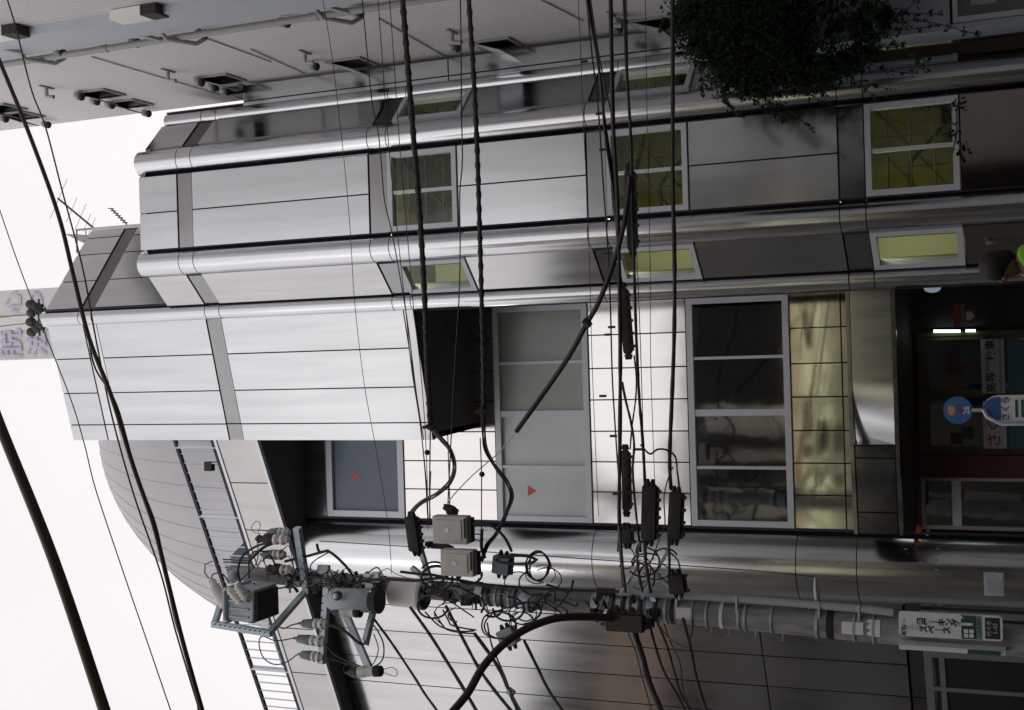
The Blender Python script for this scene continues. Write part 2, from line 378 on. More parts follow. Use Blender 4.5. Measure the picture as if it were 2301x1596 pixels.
m = M(); m.box((2.2, 16.2, ztop-.1), (2.26, 20, ZX)); m.build('box_end_wall', steel_d, BLD)

# --- main window wall
zA1, zA0 = FW.z(1113, 925), FW.z(1325, 925); zB1, zB0 = FW.z(1548, 925), FW.z(1778, 925)
zC1, zC0 = FW.z(735, 1075), FW.z(908, 1075); zS = 12.34
uj = [FW.u(1440, y) for y in (1107, 1038.6, 969, 897.6, 826, 750)]
U = [0]+uj+[FW.L]
ujt = [0, uj[0]+.0, uj[1], uj[2], uj[3], uj[4], uj[5], FW.L]
FW.panels([0, FW.L], [zC1+.02, zS], steel_d, BLD, name='wall_panels')
FW.panels(ujt, [zA1+.01, FW.z(1008, 1040), zC0-.01], steel_t, BLD)
FW.panels(U, [zB1+.01, zA0-.01], steel_t, BLD, wob=.003)
zc = 3.64
FW.panels(U, [zc-.2, FW.z(1895, 925), zB0-.01], steel_w, BLD, wob=.0008, name='lower_panels')
FW.panels([FW.L-.9, FW.L], [zC0-.01, zC1+.02], steel_d, BLD)
uc = FW.u(820, 980)
Wc = FW.window(.0, 1.28, zC0, zC1, BLD, cols=(), fw=.10, fm=aluw, pane=film_b)
Wa = FW.window(.0, FW.L-.03, zA0, zA1, BLD, cols=[FW.u(1200, y)/FW.L for y in (1048, 928, 812)], fw=.085, thick=(1,), pm=[film_l, film_l, film, film])
Wb = FW.window(.0, FW.L-.03, zB0, zB1, BLD, cols=[FW.u(1650, y)/FW.L for y in (1050, 925, 800)], fw=.085, thick=(1,), pane=dglass)
# red rescue-access triangles on the film
def tri(X, Y, fac, par, s=.085):
    u, z = fac.u(X, Y), fac.z(X, Y); mm = M()
    a = [fac.P(u-s*.9, z+s*.8, .0), fac.P(u+s*.9, z+s*.8, .0), fac.P(u, z-s*.8, .0)]
    mm.poly(a, fac.n*-.004); o = mm.build('triangle_sticker', red, par); o.location = o.location+fac.n*-.028; return o
tri(800, 1070, FW, Wc); tri(1194, 1104, FW, Wa)
# room behind row B
m = M(); m.box((-2.43, 17.2, zB0-.1), (.75, 19.4, zB0-.05)); m.box((-2.43, 17.2, zB1+.05), (.75, 19.4, zB1+.1)); m.box((-2.5, 19.4, zB0-.1), (.8, 19.5, zB1+.1)); m.box((-2.5, 17.15, zB0), (-2.44, 19.4, zB1+.05)); m.box((.74, 17.15, zB0), (.8, 19.4, zB1+.05)); m.build('dark_room', room_d, BLD)

# --- reveal wall between column and windows
m = M(); m.box((.72, 15.2, .12), (.78, 17.05, ZB)); m.build('reveal_wall', steel_d, BLD)

# --- big round corner and left wall
column(-2.93, 17.25, .50, [.12, FW.z(1930, 1260), FW.z(1795, 1260), FW.z(1343, 1260), zS], a0=-215, a1=5, name='round_corner')
m = M(); m.box((-2.46, 16.98, .12), (-2.425, 17.1, zS)); m.build('corner_reveal', joint, BLD)
ul = [FLW.L-.0]
ul = sorted([FLW.u(1300, y) for y in (1446, 1510, 1570)]+[FLW.u(1300, 1383)])
ul = [u for u in ul if 0 < u < FLW.L]
FLW.panels([0]+ul+[FLW.L], [3.35, 5.3, zS], steel_d, BLD, wob=.004)
FLW.panels([0, ul[1], ul[3] if len(ul) > 3 else ul[-1], FLW.L], [.12, 3.33], darkw, BLD, name='shop_base')
m = M()
for (X, w_) in ((2085, .05), (2116, .035)): FLW.slab(m, 0, FLW.u(2150, 1372), FLW.z(X, 1480)-w_, FLW.z(X, 1480)+w_, .03, -.02)
for (Y, w_) in ((1376, .03), (1470, .05), (1382, .02), (1548, .03)): FLW.slab(m, FLW.u(2150, Y)-w_, FLW.u(2150, Y)+w_, .12, FLW.z(2085, 1480)-.05, .034, -.02)
m.build('shop_frame', mat('shop_frame_grey', (.16, .17, .19), .5), BLD)
m = M(); FLW.slab(m, 0, FLW.u(2150, 1376), .12, FLW.z(2085, 1480)-.05, .012, .006); m.build('shop_glass', mat('shop_dark_glass', (.02, .025, .028), .15), BLD)
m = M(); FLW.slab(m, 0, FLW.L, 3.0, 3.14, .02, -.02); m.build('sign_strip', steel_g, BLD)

# --- fascia, soffit, railing of the top left storey
zF1 = 13.06
uf = [0]+[FS.u(530, y) for y in (1590, 1500, 1404, 1300, 1190, 1085)]+[FS.L]
uf = sorted(u for u in uf if 0 <= u <= FS.L)
FS.panels(uf, [zS+.03, zF1], steel_f, BLD)
m = M(); FS.slab(m, 0, FS.L, zS-.02, zS+.03, .02, -.05); m.build('fascia_lip', alu, BLD)
m = M(); FS.slab(m, 0, FS.L, zF1, zF1+.05, .015, -.3); m.build('parapet_cap', alu, BLD)
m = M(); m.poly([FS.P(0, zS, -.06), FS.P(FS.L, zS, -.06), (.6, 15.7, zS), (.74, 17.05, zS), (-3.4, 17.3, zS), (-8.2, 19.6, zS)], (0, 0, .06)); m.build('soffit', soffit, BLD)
zR = 13.93
R_ = M(); FS_r = lambda u, z: FS.P(u, z, -.12)
R_.bar(FS_r(0, zR), FS_r(FS.L-.1, zR), .05, .05); R_.bar(FS_r(0, zF1+.17), FS_r(FS.L-.1, zF1+.17), .05, .06)
Rl = R_.build('roof_railing', joint, BLD)
for u in (FS.L-.35, FS.L-1.6, FS.L-3.1, FS.L-4.6):
    q = M(); q.bar(FS_r(u, zF1), FS_r(u, zR+.02), .05, .05); q.build('railing_post', aluw, Rl)
q = M(); u = .1
while u < FS.L-.2:
    q.bar(FS_r(u, zF1+.1), FS_r(u, zR), .018, .018); u += .17
tag(q.build('balusters', galv, Rl))
# louvred screens and small plant room behind the railing
q = M()
for k in range(26):
    z = zF1+.05+k*.045; q.bar(FS.P(.2, z, -1.5), FS.P(2.35, z, -1.5), .03, .014)
q.build('louvre_screen', galv, BLD)
q = M()
for k in range(5):
    u = FS.L-2.62-k*.05; q.bar(FS.P(u, zF1, -.4), FS.P(u, zR+.1, -.4), .02, .018)
q.build('vent_grille', joint, BLD)
for (Ya, Yb, zz_) in ((1300, 1362, .95), (1372, 1392, .7), (1452, 1545, .62)):
    ua, ub_ = FS.u(560 if Ya < 1400 else 610, Yb), FS.u(560 if Ya < 1400 else 610, Ya); q = M(); FS.slab(q, ua, ub_, zF1, zF1+zz_, -.55, -1.0); U_ = q.build('roof_unit', grsl, BLD)
    k = ua+.06
    while k < ub_: q = M(); FS.slab(q, k, k+.02, zF1+.05, zF1+zz_-.04, -.54, -.555); q.build('unit_slat', aluw, U_); k += .11
q = M(); q.box((-5.0, 19.0, zS), (-3.9, 20, 14.1)); q.build('plant_room', tgrey, BLD)

# --- vaulted roof of the round hall behind
ax, ay = -1.3, 21.8
prof = [(EYE+(z-EYE)*1.09, r*1.09) for z, r in [(zF1-1, 3.9), (zF1+.3, 3.86), (14.3, 3.72), (15.2, 3.42), (16.1, 2.95), (16.9, 2.35), (17.6, 1.6), (18.0, .8), (18.15, .05)]]
# smooth profile
def smooth(ps, n=4):
    out = []
    for i in range(len(ps)-1):
        p0, p1, p2, p3 = ps[max(i-1, 0)], ps[i], ps[i+1], ps[min(i+2, len(ps)-1)]
        for k in range(n):
            t = k/n; out.append(tuple(.5*((2*p1[j])+(-p0[j]+p2[j])*t+(2*p0[j]-5*p1[j]+4*p2[j]-p3[j])*t*t+(-p0[j]+3*p1[j]-3*p2[j]+p3[j])*t**3) for j in range(len(p1))))
    return out+[tuple(ps[-1])]
pr = smooth(prof)
d = M(); sm_ = M(); NS = 40
vs = []; fs = []
for z, r in pr:
    for k in range(NS+1):
        t = rad(-200+220*k/NS); vs.append((ax+r*math.cos(t), ay+r*math.sin(t), z))
for i in range(len(pr)-1):
    for k in range(NS): fs.append((i*(NS+1)+k, i*(NS+1)+k+1, (i+1)*(NS+1)+k+1, (i+1)*(NS+1)+k))
d.add(vs, fs, True); dome = d.build('vaulted_roof', mat('roof_sheet', (.40, .39, .41), .45, .5, noise=.06, nscale=2), BLD)
for k in range(0, NS+1, 1):
    t = rad(-200+220*k/NS); sm_.tube([(ax+(r+.002)*math.cos(t), ay+(r+.002)*math.sin(t), z) for z, r in pr], .006, 5)
sm_.build('roof_seams', bpy.data.materials['roof_sheet'], dome)

# --- entrance canopy
FC1 = Facet((-1.175, 15.22), (.64, 15.22)); FC2 = Facet((-2.24, 15.36), (-1.18, 15.23))
zk0, zk1 = 3.12, 3.68
m = M(); NC = 24; vs = []
for i in range(NC+1):
    u = FC1.L*i/NC; q = max(0, 1-u/(FC1.L*.42))**1.2
    vs += [FC1.P(u, zk0+.05, .0), FC1.P(u, zk1-.05, -.20*q)]
m.add(vs, [(2*i, 2*i+2, 2*i+3, 2*i+1) for i in range(NC)], True); m.build('canopy_front', steel_c, BLD)
m = M(); m.poly([FC1.P(0, zk0+.05, -.001), FC1.P(0, zk1-.05, -.20), FC1.P(0, zk1-.05, -.001)], FC1.d*.01); m.build('canopy_cheek', steel_b, BLD); FC2.panels([0, .25*FC2.L+.0, FC2.L*.86, FC2.L], [zk0+.05, zk1-.05], steel_b, BLD, name='canopy_front')
m = M()
for F in (FC1, FC2):
    F.slab(m, 0, F.L, zk0, zk0+.045, .012, -.1); F.slab(m, 0, F.L, zk1-.045, zk1, .012, -.1)
m.build('canopy_edge', steel_d, BLD)
m = M(); m.poly([(-2.24, 15.45, zk0), (.64, 15.32, zk0), (.7, 17.0, zk0), (-2.43, 17.0, zk0)], (0, 0, .05)); m.poly([(-2.24, 15.45, zk1-.05), (.64, 15.32, zk1-.05), (.7, 16.95, zk1-.05), (-2.43, 16.95, zk1-.05)], (0, 0, .04)); m.build('canopy_slab', brownb, BLD)

# --- entrance
FE = Facet((-2.43, 17.1), (.74, 17.1))
m = M(); FE.slab(m, FE.u(2150, 735), FE.L, .12, zk0, 0, -.1); m.build('entrance_wall', darkw, BLD)
m = M(); FE.slab(m, FE.u(2150, 1072), FE.u(2150, 1022), .12, zk0, .12, -.1); m.build('red_pillar', redb, BLD)
m = M(); FE.slab(m, 0, FE.u(2150, 735), FE.z(2062, 900), zk0, .02, -.1); m.build('entrance_lintel', redb, BLD)
wood = mat('door_frame', (.10, .08, .035), .5, noise=.2, nscale=10)
u0, u1 = FE.u(2150, 1020), FE.u(2150, 746); z1 = FE.z(2064, 900)
m = M(); FE.slab(m, u0, u1, z1-.07, z1, .05, -.06)
FE.slab(m, u0, u0+.05, .12, z1-.07, .05, -.06); FE.slab(m, u1-.05, u1, .12, z1-.07, .05, -.06)
Fr = m.build('entrance_door', wood, BLD)
um = FE.u(2150, 885)
for (a, b) in ((u0+.05, um), (um, u1-.05)):
    m = M(); FE.slab(m, a, a+.05, .12, z1-.07, .03, -.04); FE.slab(m, b-.05, b, .12, z1-.07, .03, -.04); FE.slab(m, a+.05, b-.05, z1-.14, z1-.07, .03, -.04); FE.slab(m, a+.05, b-.05, .12, .25, .03, -.04)
    m.build('door_leaf', wood, Fr)
    m = M(); FE.slab(m, a+.05, b-.05, .25, z1-.14, -.0, -.008); m.build('pane', dglass, Fr)
# side window left of the entrance
w0, w1 = FE.u(2150, 1190), FE.u(2150, 1072)
m = M(); FE.slab(m, w0, w1, z1-.05, z1, .03, -.05); FE.slab(m, w0, w0+.05, 1.0, z1-.05, .03, -.05); FE.slab(m, w1-.05, w1, 1.0, z1-.05, .03, -.05)
Ws = m.build('side_window', alu, BLD)
m = M(); FE.slab(m, w0+.05, w1-.05, FE.z(2160, 1130), FE.z(2140, 1130), .04, -.05); m.build('transom', aluw, Ws)
m = M(); FE.slab(m, w0+.05, w1-.05, 1.0, z1-.05, 0, -.008); m.build('pane', dglass, Ws)
m = M(); FE.slab(m, w0+.12, w1-.02, 1.2, FE.z(2175, 1130), -.06, -.08); m.build('curtain', mat('curtain_teal', (.06, .09, .095), .9), Ws)
m = M(); FE.slab(m, 0, w1, .12, 1.0, 0, -.1); m.build('sill_wall', brownb, BLD)
m = M(); m.box((-2.43, 18.9, .1), (.75, 19, 3.2)); m.box((-2.43, 17.2, .1), (.75, 19, .14)); m.build('lobby', room_d, BLD)
# back mass of the building so that no light leaks through
m = M(); m.box((-8, 20, 0), (4.2, 21, 12.3)); m.box((-2.4, 19.5, zB1+.2), (.7, 19.6, 12.3)); m.build('rear_wall', room_d, BLD)

# --- lit stair shaft
ST = M(); ST.box((.95, 16.6, .2), (3.6, 16.7, 10.6)); ST.build('stair_back_wall', room_y, BLD)
m = M(); m.box((1.0, 16.5, .2), (1.34, 16.595, 10.6)); m.build('stair_lit_strip', mat('stair_lit_cream', (.85, .83, .58), .8), BLD)  # strip of the back wall painted pale to look brightly lit
m = M(); m.box((1.0, 16.3, .2), (1.075, 16.495, 10.6)); m.build('stair_dark_strip', mat('stair_dark_olive', (.10, .10, .03), .8), BLD)  # full-height darker olive strip at the left of the back wall
m = M(); m.box((.93, 15.15, .2), (1.0, 16.6, 10.6)); m.box((3.55, 15.15, .2), (3.62, 16.6, 10.6)); m.build('stair_side_walls', room_c, BLD)
for i, (zb, zw, zl) in enumerate(lv):
    m = M(); m.poly([(1.0, 15.15, zb+.05), (1.45, 14.75, zb+.05), (2.9, 14.75, zb+.05), (3.5, 15.15, zb+.05), (3.55, 16.6, zb+.05), (1.0, 16.6, zb+.05)], (0, 0, .1)); m.build('stair_ceiling', room_c, BLD)
    # flight of steps seen from below, rising to the left
    m = M()
    for k in range(9):
        m.box((1.35+.2*k, 15.7, zl-.75+.17*k), (1.55+.2*k+.02, 16.55, zl-.75+.17*k+.17))
    m.build('stair_flight', step_m, BLD)
    m = M(); r0, r1 = Vector((1.35, 15.6, zl+.15)), Vector((3.2, 15.6, zl+.15+1.55))
    m.bar(r0, r1, .025, .035); m.bar(r0-Vector((0, 0, .35)), r1-Vector((0, 0, .35)), .015, .02)
    for k in range(6): p = r0.lerp(r1, k/5); m.bar(p, p-Vector((0, 0, .6)), .014, .014)
    m.bar((1.3, 15.45, zl+.62), (2.1, 15.45, zl+.62), .035, .04); m.bar((2.1, 15.45, zl+.62), (2.5, 15.5, zl+.25), .035, .04)
    m.build('handrail', rail_m, BLD)
    m = M(); m.box((1.9, 14.86, zb-.10), (2.4, 14.94, zb-.04)); m.build('stair_lamp', lamp_w, BLD)
    if i == 0: m = M(); q_ = at(919, 368, 16.3); m.ball(q_, .05, 8, (1.6, 1, .7)); m.build('hanging_lamp', lamp_w, BLD)
    m = M(); m.box((1.10, 15.02, zb-.10), (1.34, 15.14, zb-.04)); m.build('stair_lamp', mat('bright_lamp_glow', (1, 1, 1), .5, emit=(1, .96, .76), est=48), BLD)

# ================================================================== ground
m = M(); m.add([(-400, -400, 0), (400, -400, 0), (400, 400, 0), (-400, 400, 0)], [(0, 1, 2, 3)]); struct('ground', m, asph)
m = M(); m.box((-60, 9.5, .004), (60, 14.9, .12)); m.box((-60, 14.9, .004), (3.0, 17, .116)); struct('pavement', m, pave)
m = M(); m.box((-60, 9.0, .004), (60, 9.12, .008)); struct('road_marking', m, white_p)

# ================================================================== grey tall building on the right
XW = 4.02
GB = empty('tall_building', (XW, 13, 0), 'tall grey tiled building at the right with drainpipe, vents and small hopper windows', 'building')
def gy(X, Y, x=XW): return atx(X, Y, x)
m = M(); m.box((XW, -2.0, 0), (XW+9, 16.25, 34)); m.build('wall', gtile, GB)
def vline(X, Y, x=XW): v = gy(X, Y, x); return v.y
# pilaster strip, joint and drainpipe run up the wall
ya, yb_ = vline(0, 115), vline(0, 72)
m = M(); m.box((XW-.10, min(ya, yb_), 3), (XW, max(ya, yb_), 34)); m.build('pilaster', gcol, GB)
m = M(); m.box((XW-.004, ya+.0, 3), (XW, ya+.05, 34)); m.build('shadow_joint', joint, GB)
yp = vline(0, 146, XW-.12)
m = M(); m.tube([(XW-.12, yp, 3), (XW-.12, yp, 34)], .042, 12); pipe = m.build('drainpipe', gpipe, GB)
for z in range(6, 20, 3): m = M(); m.tube([(XW-.12, yp, z), (XW-.12, yp, z+.12)], .050, 12); m.build('pipe_collar', gpipe, pipe)

def vent(X, Y, r=.058):
    p = gy(X, Y, XW-.08); m = M(); m.ball(p, r, 7, (1, 1, 1)); o = m.build('vent_cap', gpipe, GB)
    q = M(); q.lathe((p.x-.02, p.y, p.z-.07), (-.3, 0, -1), [(0, .06), (.03, .05)], 10); q.build('vent_mouth', joint, o)
for a in ((131, 119), (298, 95), (448, 75), (633, 50), (797, 27), (700, 148), (1016, 106), (174, 216), (209, 227), (243, 235), (443, 184), (474, 195), (502, 204), (325, 254), (5, 266), (100, 279), (1380, 62), (1390, 50)): vent(*a)
for a in ((114, 203), (388, 166), (697, 125), (1029, 79), (1387, 40)):
    p = gy(*a, XW-.06); m = M(); m.tube([(XW, p.y, p.z+.08), (XW-.14, p.y, p.z+.08), (XW-.16, p.y, p.z-.05)], .03, 8); m.box((XW-.02, p.y-.14, p.z+.06), (XW-.005, p.y+.14, p.z+.10)); m.build('overflow_spout', gpipe, GB)
for a in ((225, 209), (290, 231), (495, 176), (523, 199), (790, 140), (1117, 97), (1471, 50), (48, 258), (5, 241)):
    p = gy(*a, XW); h, wd = .24, .22
    m = M(); m.box((XW-.03, p.y-wd-.03, p.z-h-.03), (XW-.004, p.y+wd+.03, p.z-h)); m.box((XW-.03, p.y-wd-.03, p.z+h), (XW-.004, p.y+wd+.03, p.z+h+.03)); m.box((XW-.03, p.y-wd-.03, p.z-h), (XW-.004, p.y-wd, p.z+h)); m.box((XW-.03, p.y+wd, p.z-h), (XW-.004, p.y+wd+.03, p.z+h))
    W = m.build('window', gpipe, GB)
    m = M(); m.box((XW-.012, p.y-wd, p.z-h), (XW-.006, p.y+wd, p.z+h)); m.build('pane', signk, W)
    tl = .13
    m = M(); m.poly([(XW-.02, p.y-wd, p.z+h), (XW-.02, p.y+wd, p.z+h), (XW-.02-tl, p.y+wd, p.z-h*.6), (XW-.02-tl, p.y-wd, p.z-h*.6)], (-.012, 0, 0)); m.build('sash', gpipe if a != (1117, 97) else steel_c, W)
for (X, Y, L) in ((348, 33, .42), (36, 78, .3)):
    p = gy(X, Y, XW-.1); m = M(); m.box((XW-.12, p.y-.12, p.z-.10), (XW-.01, p.y+.12, p.z+.10)); o = m.build('extract_hood', blk2, GB)
    m = M(); m.box((XW-.12, p.y-.12, p.z+.11), (XW-.01, p.y+.12, p.z+.11+L)); m.build('duct_cover', cream, GB)
for (X, Y) in ((331, 75), (22, 105), (752, 12)):
    p = gy(X, Y, XW-.05); m = M(); m.bar((XW-.02, p.y-.2, p.z+.25), (XW-.14, p.y+.05, p.z-.15), .04, .04); m.build('bracket', gpipe, GB)
for (X, Y) in ((405, 80), (88, 125), (755, 32)):
    p = gy(X, Y, XW-.1); m = M(); m.tube([(XW-.02, p.y-.22, p.z+.18), (XW-.16, p.y-.12, p.z+.1), (XW-.18, p.y+.15, p.z-.12), (XW-.1, p.y+.24, p.z-.2)], .028, 8); m.build('drain_elbow', gpipe, GB)
for (X0, Y0, X1, Y1) in ((562, 111, 685, 166), (205, 128, 490, 212), (850, 42, 1000, 128), (440, 78, 610, 140), (1215, 0, 1310, 48)):
    a, b = gy(X0, Y0, XW-.012), gy(X1, Y1, XW-.012); m = M(); m.bar(a, b, .012, .012); m.build('wall_joint', gpipe, GB)

# ================================================================== small white annex under the ivy
AN = empty('annex', (3.8, 14, 0), 'small white stucco annex with a corner window under the hanging ivy', 'building')
yA = 14.05; xa = .2335*yA
m = M(); m.box((xa, yA, 2.36), (7.5, yA+.5, 4.7)); m.box((xa, yA+.02, .1), (xa+.06, yA+.5, 2.36)); m.build('wall', whitewall, AN)
m = M(); m.box((xa+.06, yA+.03, .1), (7.5, yA+.45, 2.355)); m.build('window_recess', darkw, AN)
q = M(); q.box((xa+.065, yA-.015, .6), (xa+.12, yA+.02, 2.33)); q.box((xa+.12, yA-.015, 2.28), (5.2, yA+.02, 2.33)); q.box((xa+.75, yA-.012, .6), (xa+.80, yA+.02, 2.28)); W = q.build('window', alu, AN)
q = M(); q.box((xa+.12, yA+.0, .6), (5.2, yA+.01, 2.28)); q.build('pane', mat('dim_pane', (.10, .12, .10), .2), W)
q = M(); q.box((xa+.22, yA-.008, 1.9), (xa+.5, yA-.002, 2.15)); q.build('notice', mat('notice_grey', (.28, .29, .28), .8), W)
m = M(); m.box((3.0, 14.7, .1), (xa, 14.74, 3.3)); m.build('side_panel', brownb, AN)

# ================================================================== ivy
leafm = mat('ivy_leaf', (.012, .028, .010), .85, spec=.15, noise=.5, nscale=9)
twig = mat('ivy_twig', (.035, .025, .015), .9)
IV = empty('ivy', (3.6, 13.7, 3), 'dark green ivy mass hanging from the annex roof with trailing sprigs', 'plant')
blobs = []
def blob(X, Y, y, r, rz=None): p = at(X, Y, y); blobs.append((p, r, rz or r))
for (X, Y, r) in ((1560, 20, .42), (1600, 60, .45), (1640, 30, .5), (1650, 110, .42), (1700, 60, .5), (1720, 135, .42), (1760, 90, .42), (1780, 20, .35), (1800, 150, .33), (1850, 150, .28), (1690, 170, .3), (1900, 130, .22), (1950, 112, .16), (1625, 140, .3), (1740, 20, .45), (1665, 165, .28), (1575, 90, .3), (1760, 150, .28), (1700, 175, .2), (1980, 30, .12), (1930, 60, .13)): blob(X, Y, 13.55, r)
rng = random.Random(3)
m = M()
def leaf(m, p, s, nrm=None):
    n = nrm or Vector((rng.uniform(-1, 1), rng.uniform(-1.2, .4), rng.uniform(-.4, 1))).normalized()
    a, b = basis(n); t = rng.uniform(0, 6.28); a, b = a*math.cos(t)+b*math.sin(t), b*math.cos(t)-a*math.sin(t)
    f = n*s*.25
    m.add([p-a*s, p-a*s*.2+b*s*.6-f, p+a*s*1.1, p-a*s*.2-b*s*.6-f], [(0, 1, 2, 3)])
for (c, r, rz) in blobs:
    N = int(3600*r*r)+90
    for _ in range(N):
        v = Vector((rng.gauss(0, 1), rng.gauss(0, 1), rng.gauss(0, 1))).normalized()*r*(rng.random()**.35)
        if rng.random() < .12: v *= 1.18
        leaf(m, c+Vector((v.x, v.y*.75, v.z)), rng.uniform(.016, .034))
sprigs = [[(1960, 0), (1935, 40), (1900, 50), (1860, 70)], [(1940, 5), (1950, 45), (1935, 85)], [(1880, 0), (1885, 40), (1870, 75), (1850, 90)], [(1990, 45), (1985, 65), (1960, 95)], [(1800, 0), (1820, 30), (1815, 60)], [(2010, 40), (1985, 48)], [(1905, 0), (1930, 20), (1960, 60), (1955, 95)], [(1850, 5), (1870, 30), (1875, 65)]]
tw = M()
for sp2 in sprigs:
    P3 = [at(X, Y, 13.75) for X, Y in sp2]; tw.tube(P3, .008, 5)
    for i in range(len(P3)-1):
        for k in range(16):
            p = P3[i].lerp(P3[i+1], rng.random())+Vector((rng.gauss(0, .045), rng.gauss(0, .04), rng.gauss(0, .045))); leaf(m, p, rng.uniform(.03, .055))
for k in range(70):
    c, r, rz = rng.choice(blobs); t = rng.uniform(0, 6.28); p = c+Vector((r*math.cos(t), -.1, r*math.sin(t)*.9)); q = [p]
    d_ = Vector((math.cos(t)*.06+rng.uniform(-.03, .03), rng.uniform(-.02, .02), math.sin(t)*.05-.035))
    for j in range(rng.randint(3, 8)): q.append(q[-1]+d_+Vector((rng.gauss(0, .015), rng.gauss(0, .015), -.008*j)))
    tw.tube(q, .005, 4)
    for a_ in q:
        for j in range(5): leaf(m, a_+Vector((rng.gauss(0, .022), rng.gauss(0, .02), rng.gauss(0, .022))), rng.uniform(.018, .036))
m.build('foliage', leafm, IV); tag(tw.build('stems', twig, IV), kind='stuff')
core = M()
for (c, r, rz) in blobs: core.ball(c+Vector((0, .15, 0)), r*.62, 6)
core.build('inner_foliage', leafm, IV)
# ivy on the stair window sill
IV2 = empty('ivy_sprig', (2.0, 14.4, 2.4), 'thin ivy sprigs climbing over the sill of the lowest stair window', 'plant')
m = M()
for (X, Y) in [(2130+rng.uniform(0, 30), Y) for Y in (228, 268, 292, 310, 240, 330, 345)]+[(2150, 232), (2145, 300), (2140, 295), (2160, 318)]:
    c = at(X, Y, 14.38)
    for k in range(5): leaf(m, c+Vector((rng.gauss(0, .05), rng.gauss(0, .03), rng.gauss(0, .04))), rng.uniform(.02, .035))
m.build('foliage', leafm, IV2)
m = M(); m.tube([at(2150, 235, 14.4), at(2150, 300, 14.4), at(2140, 345, 14.4)], .007, 5); m.build('stem', twig, IV2)

# ================================================================== buildings across the street (seen mirrored in the steel)
osk = mat('opposite_render', (.06, .048, .032), .8, noise=.3, nscale=1); osk2 = mat('opposite_tile', (.06, .048, .04), .8, noise=.3, nscale=.8); osk3 = mat('opposite_dark', (.022, .018, .015), .8, noise=.3, nscale=1)
litw = mat('lit_shop_window', (1, 1, .8), .5, emit=(.92, 1, .6), est=3.6)
warm = mat('warm_lamp_glow', (1, .8, .5), .5, emit=(1, .6, .4), est=2.0)
grey_up = mat('opposite_grey', (.52, .48, .39), .8, noise=.35, nscale=1.5)
for (x0, x1, yf, h, mt_, lab) in ((-44, -13, -3.5, 20, mat('opposite_pale_brown', (.24, .21, .17), .8, noise=.3, nscale=.6), 'tall brown building across the street, farthest left of the photographer'), (-12.8, -1.6, -2.0, 10.9, osk, 'brown building with pale upper wall and strip lights across the street'), (-1.5, 4.6, -2.0, 11.0, osk3, 'dark building directly behind the photographer'), (4.8, 30, -2.0, 15, osk2, 'tall brown building across the street, right of the photographer')):
    o = empty('opposite_building', ((x0+x1)/2, yf-1, 0), lab, 'building', None)
    m = M(); m.box((x0, yf-9, 0), (x1, yf, h)); m.build('wall', mt_, o)
    m = M(); m.box((x0-.05, yf-9, h+.01), (x1+.05, yf+.1, h+.25)); m.build('roof', osk3, o)
    for fl in range(int(h//3)):
        x = x0+.6
        while x < x1-1.6:
            m = M(); m.box((x, yf, 1.0+3*fl), (x+1.3, yf+.05, 2.2+3*fl)); m.build('window', osk3 if rng.random() < .8 else mat('dim_window', (.3, .3, .28), .3), o); x += 2.6
    if x0 == -44:
        for z, xa_ in ((16.6, -34), (15.4, -31)): m = M(); m.box((xa_, yf+.05, z), (-16, yf+.15, z+.16)); m.build('strip_light', warm, o)
    if x0 == -12.8:
        m = M(); m.box((x0+2, yf+.06, 6.3), (x1-.0, yf+.12, 10.8)); m.build('upper_wall', grey_up, o)
        for x, w_ in ((-5.2, .35), (-3.9, .6), (-2.9, .4)):
            m = M(); m.box((x, yf+.13, 7.9), (x+w_, yf+.4, 10.85)); m.build('chimney', osk3, o)
        for z, mm in ((7.62, litw), (7.22, litw), (7.98, warm)):
            m = M(); m.box((x0+4, yf+.75, z), (x1-.1, yf+.79, z+(.04 if mm is litw else .03))); m.build('strip_light', mm, o)
    if x0 in (-1.5, 4.8):
        m = M(); m.box((x0, yf+.06, 6.3), (x1 if x0 < 0 else 9, yf+.12, 8.35)); m.build('upper_wall', grey_up, o)
    if x0 == -1.5:
        for z, mm in ((7.62, litw), (7.22, litw), (7.98, warm)):
            m = M(); m.box((x0+.0, yf+.75, z), (x1-2.2, yf+.79, z+(.04 if mm is litw else .03))); m.build('strip_light', mm, o)
    if x0 == -12.8:
        for k in range(3):
            xx = x0+1.2+k*1.9; m = M(); m.box((xx, yf+.06, 2.2+.9*(k % 2)), (xx+.3, yf+.1, 2.28+.9*(k % 2))); m.build('lit_window', (warm if k == 1 else litw), o)
    if x0 == 4.8:
        m = M(); m.box((5.2, yf+.13, 8.6), (7.6, yf+.19, 8.70)); m.build('strip_light', litw, o)
o = empty('street_end_blocker', (-26, 9, 0), 'unseen grey block added across the left end of the street', 'building')  # added out of view to darken the steel's reflections and close off low sky
m = M(); m.box((-34, -14, 0), (-20, 40, 15.5)); m.build('wall', mat('end_wall', (.17, .165, .152), .8, noise=.35, nscale=.35), o)
for z in (12.9, 11.9): m = M(); m.box((-19.5, 1, z), (-19.45, 13, z+.06)); m.build('strip_light', mat('dim_warm_glow', (1, .8, .6), .5, emit=(1, .62, .4), est=.9), o)
for fl in range(5):
    for k in range(6):
        m = M(); m.box((-20, -1+3*k, 1.2+3*fl), (-19.95, .6+3*k, 2.5+3*fl)); m.build('window', osk3, o)

